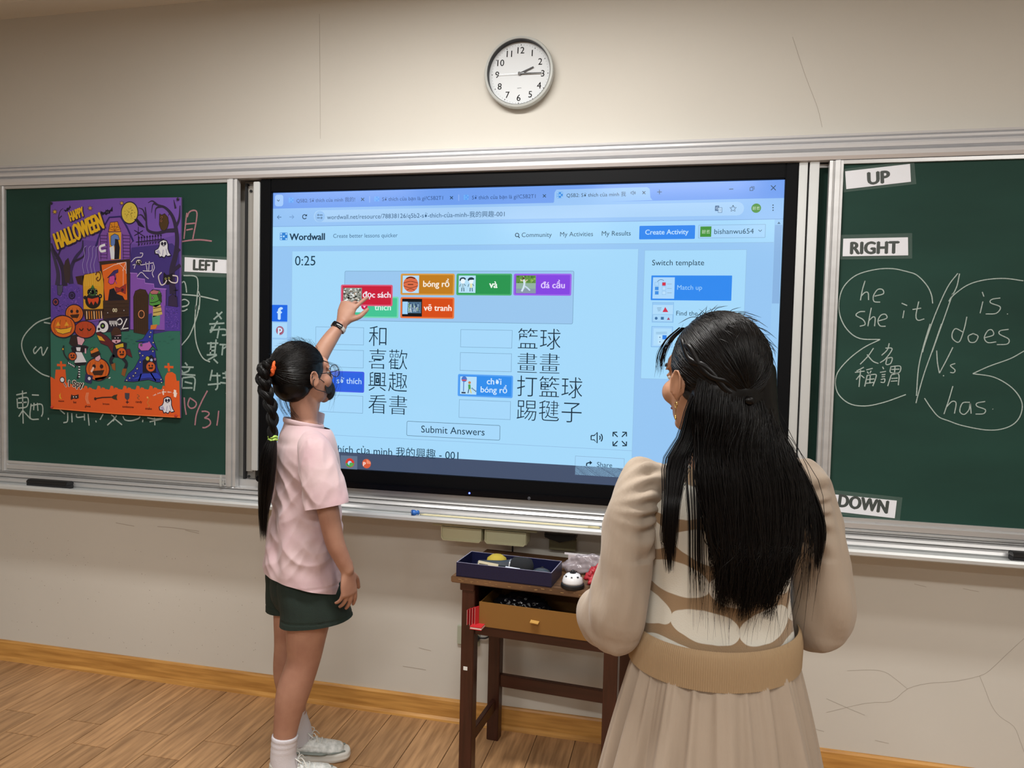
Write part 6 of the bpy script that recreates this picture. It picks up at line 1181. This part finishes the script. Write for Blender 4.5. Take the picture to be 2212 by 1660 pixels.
sk = MB().add(V, [(i * n + j, i * n + (j + 1) % n, (i + 1) * n + (j + 1) % n, (i + 1) * n + j) for i in range(len(lv) - 1) for j in range(n)] + [tuple(range(n))])
sk.build('skirt', m_dr, lady, smooth=True)
# knitted vest with wavy stripes
def vest_mat():
    m = bpy.data.materials.new('vest_knit'); m.use_nodes = True; nt = m.node_tree; N = nt.nodes; L = nt.links; p = N['Principled BSDF']; p.inputs['Roughness'].default_value = .9; p.inputs['Sheen Weight'].default_value = .3
    tc = N.new('ShaderNodeTexCoord'); sp_ = N.new('ShaderNodeSeparateXYZ'); L.new(tc.outputs['Object'], sp_.inputs[0])
    def mt(op, a, b=None, c=None):
        x = N.new('ShaderNodeMath'); x.operation = op
        for i, q in enumerate((a, b, c)):
            if q is None: continue
            if isinstance(q, (int, float)): x.inputs[i].default_value = q
            else: L.new(q, x.inputs[i])
        return x.outputs[0]
    X, Y, Z = sp_.outputs
    ang = mt('ARCTAN2', X, mt('MULTIPLY', Y, -1.0)); u = mt('MULTIPLY', ang, 1.0)      # angle round the body, 0 at the spine
    Pz = .0745
    wav = mt('MULTIPLY', mt('COSINE', mt('MULTIPLY', u, 2.3)), -.010)                   # rows dip at the spine
    row = mt('DIVIDE', mt('SUBTRACT', mt('SUBTRACT', Z, .9115), wav), Pz)
    idx = mt('FLOOR', row); fr = mt('SUBTRACT', row, idx)
    half = mt('MULTIPLY', mt('MODULO', mt('ABSOLUTE', idx), 2.0), PI / 2)
    lens = mt('ABSOLUTE', mt('COSINE', mt('ADD', mt('MULTIPLY', u, 3.0), mt('ADD', half, PI / 2))))
    lens = mt('POWER', mt('MAXIMUM', lens, .001), .55)
    wd_ = mt('ADD', mt('MULTIPLY', lens, .36), .085)
    wob = N.new('ShaderNodeTexNoise'); wob.inputs['Scale'].default_value = 14; L.new(tc.outputs['Object'], wob.inputs['Vector'])
    dist = mt('ABSOLUTE', mt('SUBTRACT', mt('ADD', fr, mt('MULTIPLY', mt('SUBTRACT', wob.outputs[0], .5), .22)), .5))
    fac = mt('SMOOTH_MIN', mt('MULTIPLY', mt('MAXIMUM', mt('SUBTRACT', wd_, dist), 0), 40), 1.0, .01)
    mx = N.new('ShaderNodeMix'); mx.data_type = 'RGBA'; mx.inputs['A'].default_value = srgb('947a5c'); mx.inputs['B'].default_value = srgb('d2cec2'); L.new(fac, mx.inputs['Factor']); L.new(mx.outputs['Result'], p.inputs['Base Color'])
    n2 = N.new('ShaderNodeTexNoise'); n2.inputs['Scale'].default_value = 420; L.new(tc.outputs['Object'], n2.inputs['Vector']); b = N.new('ShaderNodeBump'); b.inputs['Strength'].default_value = .35; b.inputs['Distance'].default_value = .002; L.new(n2.outputs[0], b.inputs['Height']); L.new(b.outputs[0], p.inputs['Normal'])
    return m
vt = remesh([limb([(0, .0, .895), (0, 0, .94), (0, 0, 1.0), (0, .002, 1.08), (0, 0, 1.15), (0, -.004, 1.205), (0, -.010, 1.238), (0, -.012, 1.255)], [(.158, .118), (.150, .112), (.143, .108), (.152, .115), (.165, .112), (.152, .094), (.098, .066), (.064, .054)], n=48)], .0048, 3, 'knitted_vest', vest_mat(), lady, disp=folds(.004, 9, True, 2))
v, f_ = limb([(.058 * math.cos(t), -.014 + .054 * math.sin(t), 1.254 - .008 * math.sin(t)) for t in np.linspace(0, 2 * PI, 25)], [(.005, .009)] * 25, hint=(0, 0, 1), n=12, sub=2); MB().add(v, f_).build('neck_band', M('knit_tan', 'a08767', .9), vt, smooth=True)
nr = 250 * 4; V = []; zs = np.linspace(0, 1, 12)
for t in zs:
    z = .918 - t * .074; k0 = .985 + .055 * (math.sin(t * PI) ** .5 if t < .5 else 1 - .25 * (t - .5))
    for j in range(nr):
        th = 2 * PI * j / nr; k = k0 + .0070 * math.cos(250 * th) + .012 * math.sin(3 * th + 1)
        V.append((.168 * k * math.cos(th), .128 * k * math.sin(th), z + .012 * math.sin(th) * (1 if math.sin(th) > 0 else .9)))
MB().add(V, [(i * nr + j, i * nr + (j + 1) % nr, (i + 1) * nr + (j + 1) % nr, (i + 1) * nr + j) for i in range(len(zs) - 1) for j in range(nr)]).build('ribbed_hem', M('knit_tan', 'a08767', .9), vt, smooth=True)
# shoes
for sx in (-1, 1):
    MB().add(*limb([(sx * .062, -.055, .022), (sx * .064, .02, .020), (sx * .067, .10, .016), (sx * .066, .150, .012)], [(.034, .020), (.036, .019), (.042, .017), (.030, .011)], hint=(0, 0, 1), n=24)).build('shoe', M('shoe_brown', '3a2a20', .4), lady, smooth=True)
# hair: cap, half-up twists to the knot, long curtain down the back
m_hw = hair_mat('hair_black_long')
HCw, HRw = (0, -.026, .138), (.079, .097, .097)
hair = remesh(xf([ell(HCw, HRw), ell((0, -.060, .085), (.074, .062, .075))], HMw), .0045, 3, 'hair', m_hw, lady, disp=cdisp)
mass = [limb([(-.012, -.080, 1.42), (-.008, -.084, 1.34), (-.004, -.094, 1.27), (.006, -.125, 1.20), (.010, -.136, 1.12), (.008, -.138, 1.07), (.004, -.136, 1.04)], [(.078, .045), (.080, .038), (.084, .032), (.074, .018), (.066, .013), (.054, .009), (.040, .006)], hint=(.0, -1, 0), n=36)]
hm = remesh(mass, .005, 3, 'back_hair', m_hw, hair, disp=folds(.004, 28, True, 8))
K_ = np.array([-.012, -.122, .082]); kd = (K_ - np.array(HCw)) / np.array(HRw)
pa = []
for k in range(3600):
    u = random.random()
    if u < .62: a = random.uniform(.0, PI); el = random.uniform(.18, 1.45); d = np.array([math.cos(a) * math.cos(el), math.sin(a) * math.cos(el), math.sin(el)])
    else: sx = random.choice((-1, 1)); d = np.array([sx * random.uniform(.75, 1), random.uniform(-.5, .6), 0]); d[2] = random.uniform(.32 if d[1] > -.2 else -.2, .7)
    dd = kd + rng.normal(0, .05, 3)
    path = slerp_path(HCw, HRw, d, dd, 12, .012 + .022 * random.random() ** 2, .012 if u < .62 else .03)
    pa.append(apply(HMw, path))
strands(pa, .0009, 'combed_strands', m_hw, hair, 13, .8)
# twisted locks from the temples to the knot
for sx in (-1, 1):
    for j in range(2):
        q = []
        for t in np.linspace(0, 1, 15):
            d0 = np.array([sx * .93, .30, .42 + .06 * j]); dd = d0 * (1 - t) + kd * t; dd /= np.linalg.norm(dd); p = np.array(HCw) + np.array(HRw) * dd * (1.02 + .025 * math.sin(t * PI)); p = p + np.array([0, 0, .007 * math.sin(t * 16 + j * PI)]); q.append(HMw @ Vector(p))
        v, f_ = limb([tuple(x) for x in q], [(.0045, .0065)] * 15, hint=(0, 0, 1), n=12, sub=3); MB().add(v, f_).build('twisted_lock', m_hw, hair, smooth=True)
kp = HMw @ Vector(K_); v, f_ = ell(tuple(kp), (.010, .008, .009)); MB().add(v, f_).build('knot', m_hw, hair, smooth=True)
# long strands: (t = -1 left .. 1 right)
hw_ = []
Hc = HMw @ Vector((0, -.02, .10))
def long_strand(t, end, dep, fan=1.0, src=None):
    x, y = t, math.sqrt(max(0, 1 - t * t * .9)); j = rng.normal(0, .004, 8)
    rot = 0
    def hp(px_, py_, pz_): q = HMw @ Vector((px_, py_, pz_)); return (q.x, q.y, q.z)
    p0 = hp(.066 * t, -.030 - .078 * y, .100 + .045 * abs(t) + random.uniform(-.02, .01)); p1 = hp(.082 * t + j[0], -.040 - .084 * y + dep * .4, .052)
    p2 = (-.004 + .086 * t + j[1], -.084 - .046 * y + dep, 1.285); p3 = (.006 + (.088 * t) * (1 + .06 * fan) + j[2], -.108 - .038 * y + dep, 1.215)
    p4 = (.012 + .084 * t * fan + j[3], -.122 - .026 * y + dep * 1.2, 1.12); k = (1.12 - end) / 2
    p5 = (.008 + (.072 * t + .008 * math.sin(t * 19)) * fan + j[4], -.124 - .024 * y + dep * 1.2, 1.12 - k); p6 = (.002 + (.060 * t + .012 * math.sin(t * 19)) * fan + j[5] * 1.5, -.122 - .022 * y + dep * 1.0 + j[6], end)
    return crom([p0, p1, p2, p3, p4, p5, p6], 5)
for k in range(5200):
    t = random.uniform(-1, 1); e = .985 + .03 * abs(t) ** 2 + random.random() ** 1.6 * .13 + .018 * math.sin(t * 11); hw_.append(long_strand(t, e, random.uniform(-.014, .012)))
strands(hw_, .00085, 'long_strands', m_hw, hair, 22, .15)
hl = []
def lock(n_, ctrl, spread, end_j):
    for k in range(n_):
        o1, o2 = rng.normal(0, 1), rng.normal(0, 1); q = []
        for i, (p, s_) in enumerate(zip(ctrl, spread)): q.append((p[0] + o1 * s_, p[1] + o2 * s_ * .35, p[2] + (random.uniform(-end_j, end_j) if i == len(ctrl) - 1 else 0)))
        hl.append(crom(q, 6))
lock(460, [(-.066, -.062, 1.40), (-.084, -.066, 1.36), (-.094, -.066, 1.30), (-.118, -.075, 1.255), (-.138, -.112, 1.205), (-.146, -.126, 1.17), (-.147, -.126, 1.12), (-.143, -.122, 1.085)], [.004, .006, .008, .010, .007, .006, .006, .004], .03)
lock(60, [(-.070, -.055, 1.34), (-.080, -.065, 1.28), (-.092, -.100, 1.23), (-.098, -.128, 1.16), (-.096, -.132, 1.08), (-.088, -.128, 1.0)], [.006, .008, .010, .008, .008, .009], .05)
lock(460, [(.048, -.080, 1.38), (.066, -.082, 1.31), (.100, -.080, 1.255), (.128, -.098, 1.20), (.146, -.110, 1.15), (.152, -.110, 1.11), (.152, -.104, 1.08)], [.006, .009, .010, .008, .006, .005, .003], .03)
lock(50, [(.050, -.085, 1.36), (.075, -.092, 1.28), (.110, -.112, 1.21), (.122, -.132, 1.13), (.122, -.130, 1.05)], [.006, .009, .010, .008, .008], .05)
lock(0, [(-.078, .062, 1.465), (-.082, .080, 1.44), (-.086, .082, 1.415), (-.083, .074, 1.39)], [.003, .004, .004, .004], .01)
for k in range(70):
    a = random.uniform(0, 2 * PI); el = random.uniform(.3, 1.4); d = np.array([math.cos(a) * math.cos(el), math.sin(a) * math.cos(el), math.sin(el)]); p = on_ell(HCw, HRw, d); e = np.array([0, -1, -.1]) + rng.normal(0, .5, 3); e -= d * (e @ d); e /= np.linalg.norm(e); h = random.uniform(.002, .008); hl.append(np.array(apply(HMw, crom([p, p + e * .02 + d * h, p + e * .05 + d * h * .7], 6))))
for k in range(34):     # fringe in front of the temple
    x0 = random.uniform(-.060, -.040); q = [(x0 * .8, .040, .205), (x0, .066, .180), (x0 - .006, .080 + random.uniform(-.006, .006), .150), (x0 - .010 + random.uniform(-.004, .004), .078, .118 + random.uniform(-.012, .012))]; hl.append(np.array(apply(HMw, crom(q, 6))))
for k in range(120):
    t = random.uniform(-1.1, 1.1); s_ = long_strand(max(-1, min(1, t)), random.uniform(.93, 1.05), random.uniform(-.03, 0)); s_[:, 0] += np.linspace(0, 1, len(s_)) * rng.normal(0, .03); hl.append(s_)
strands(hl, .00055, 'side_locks', m_hw, hair, 18, .2)
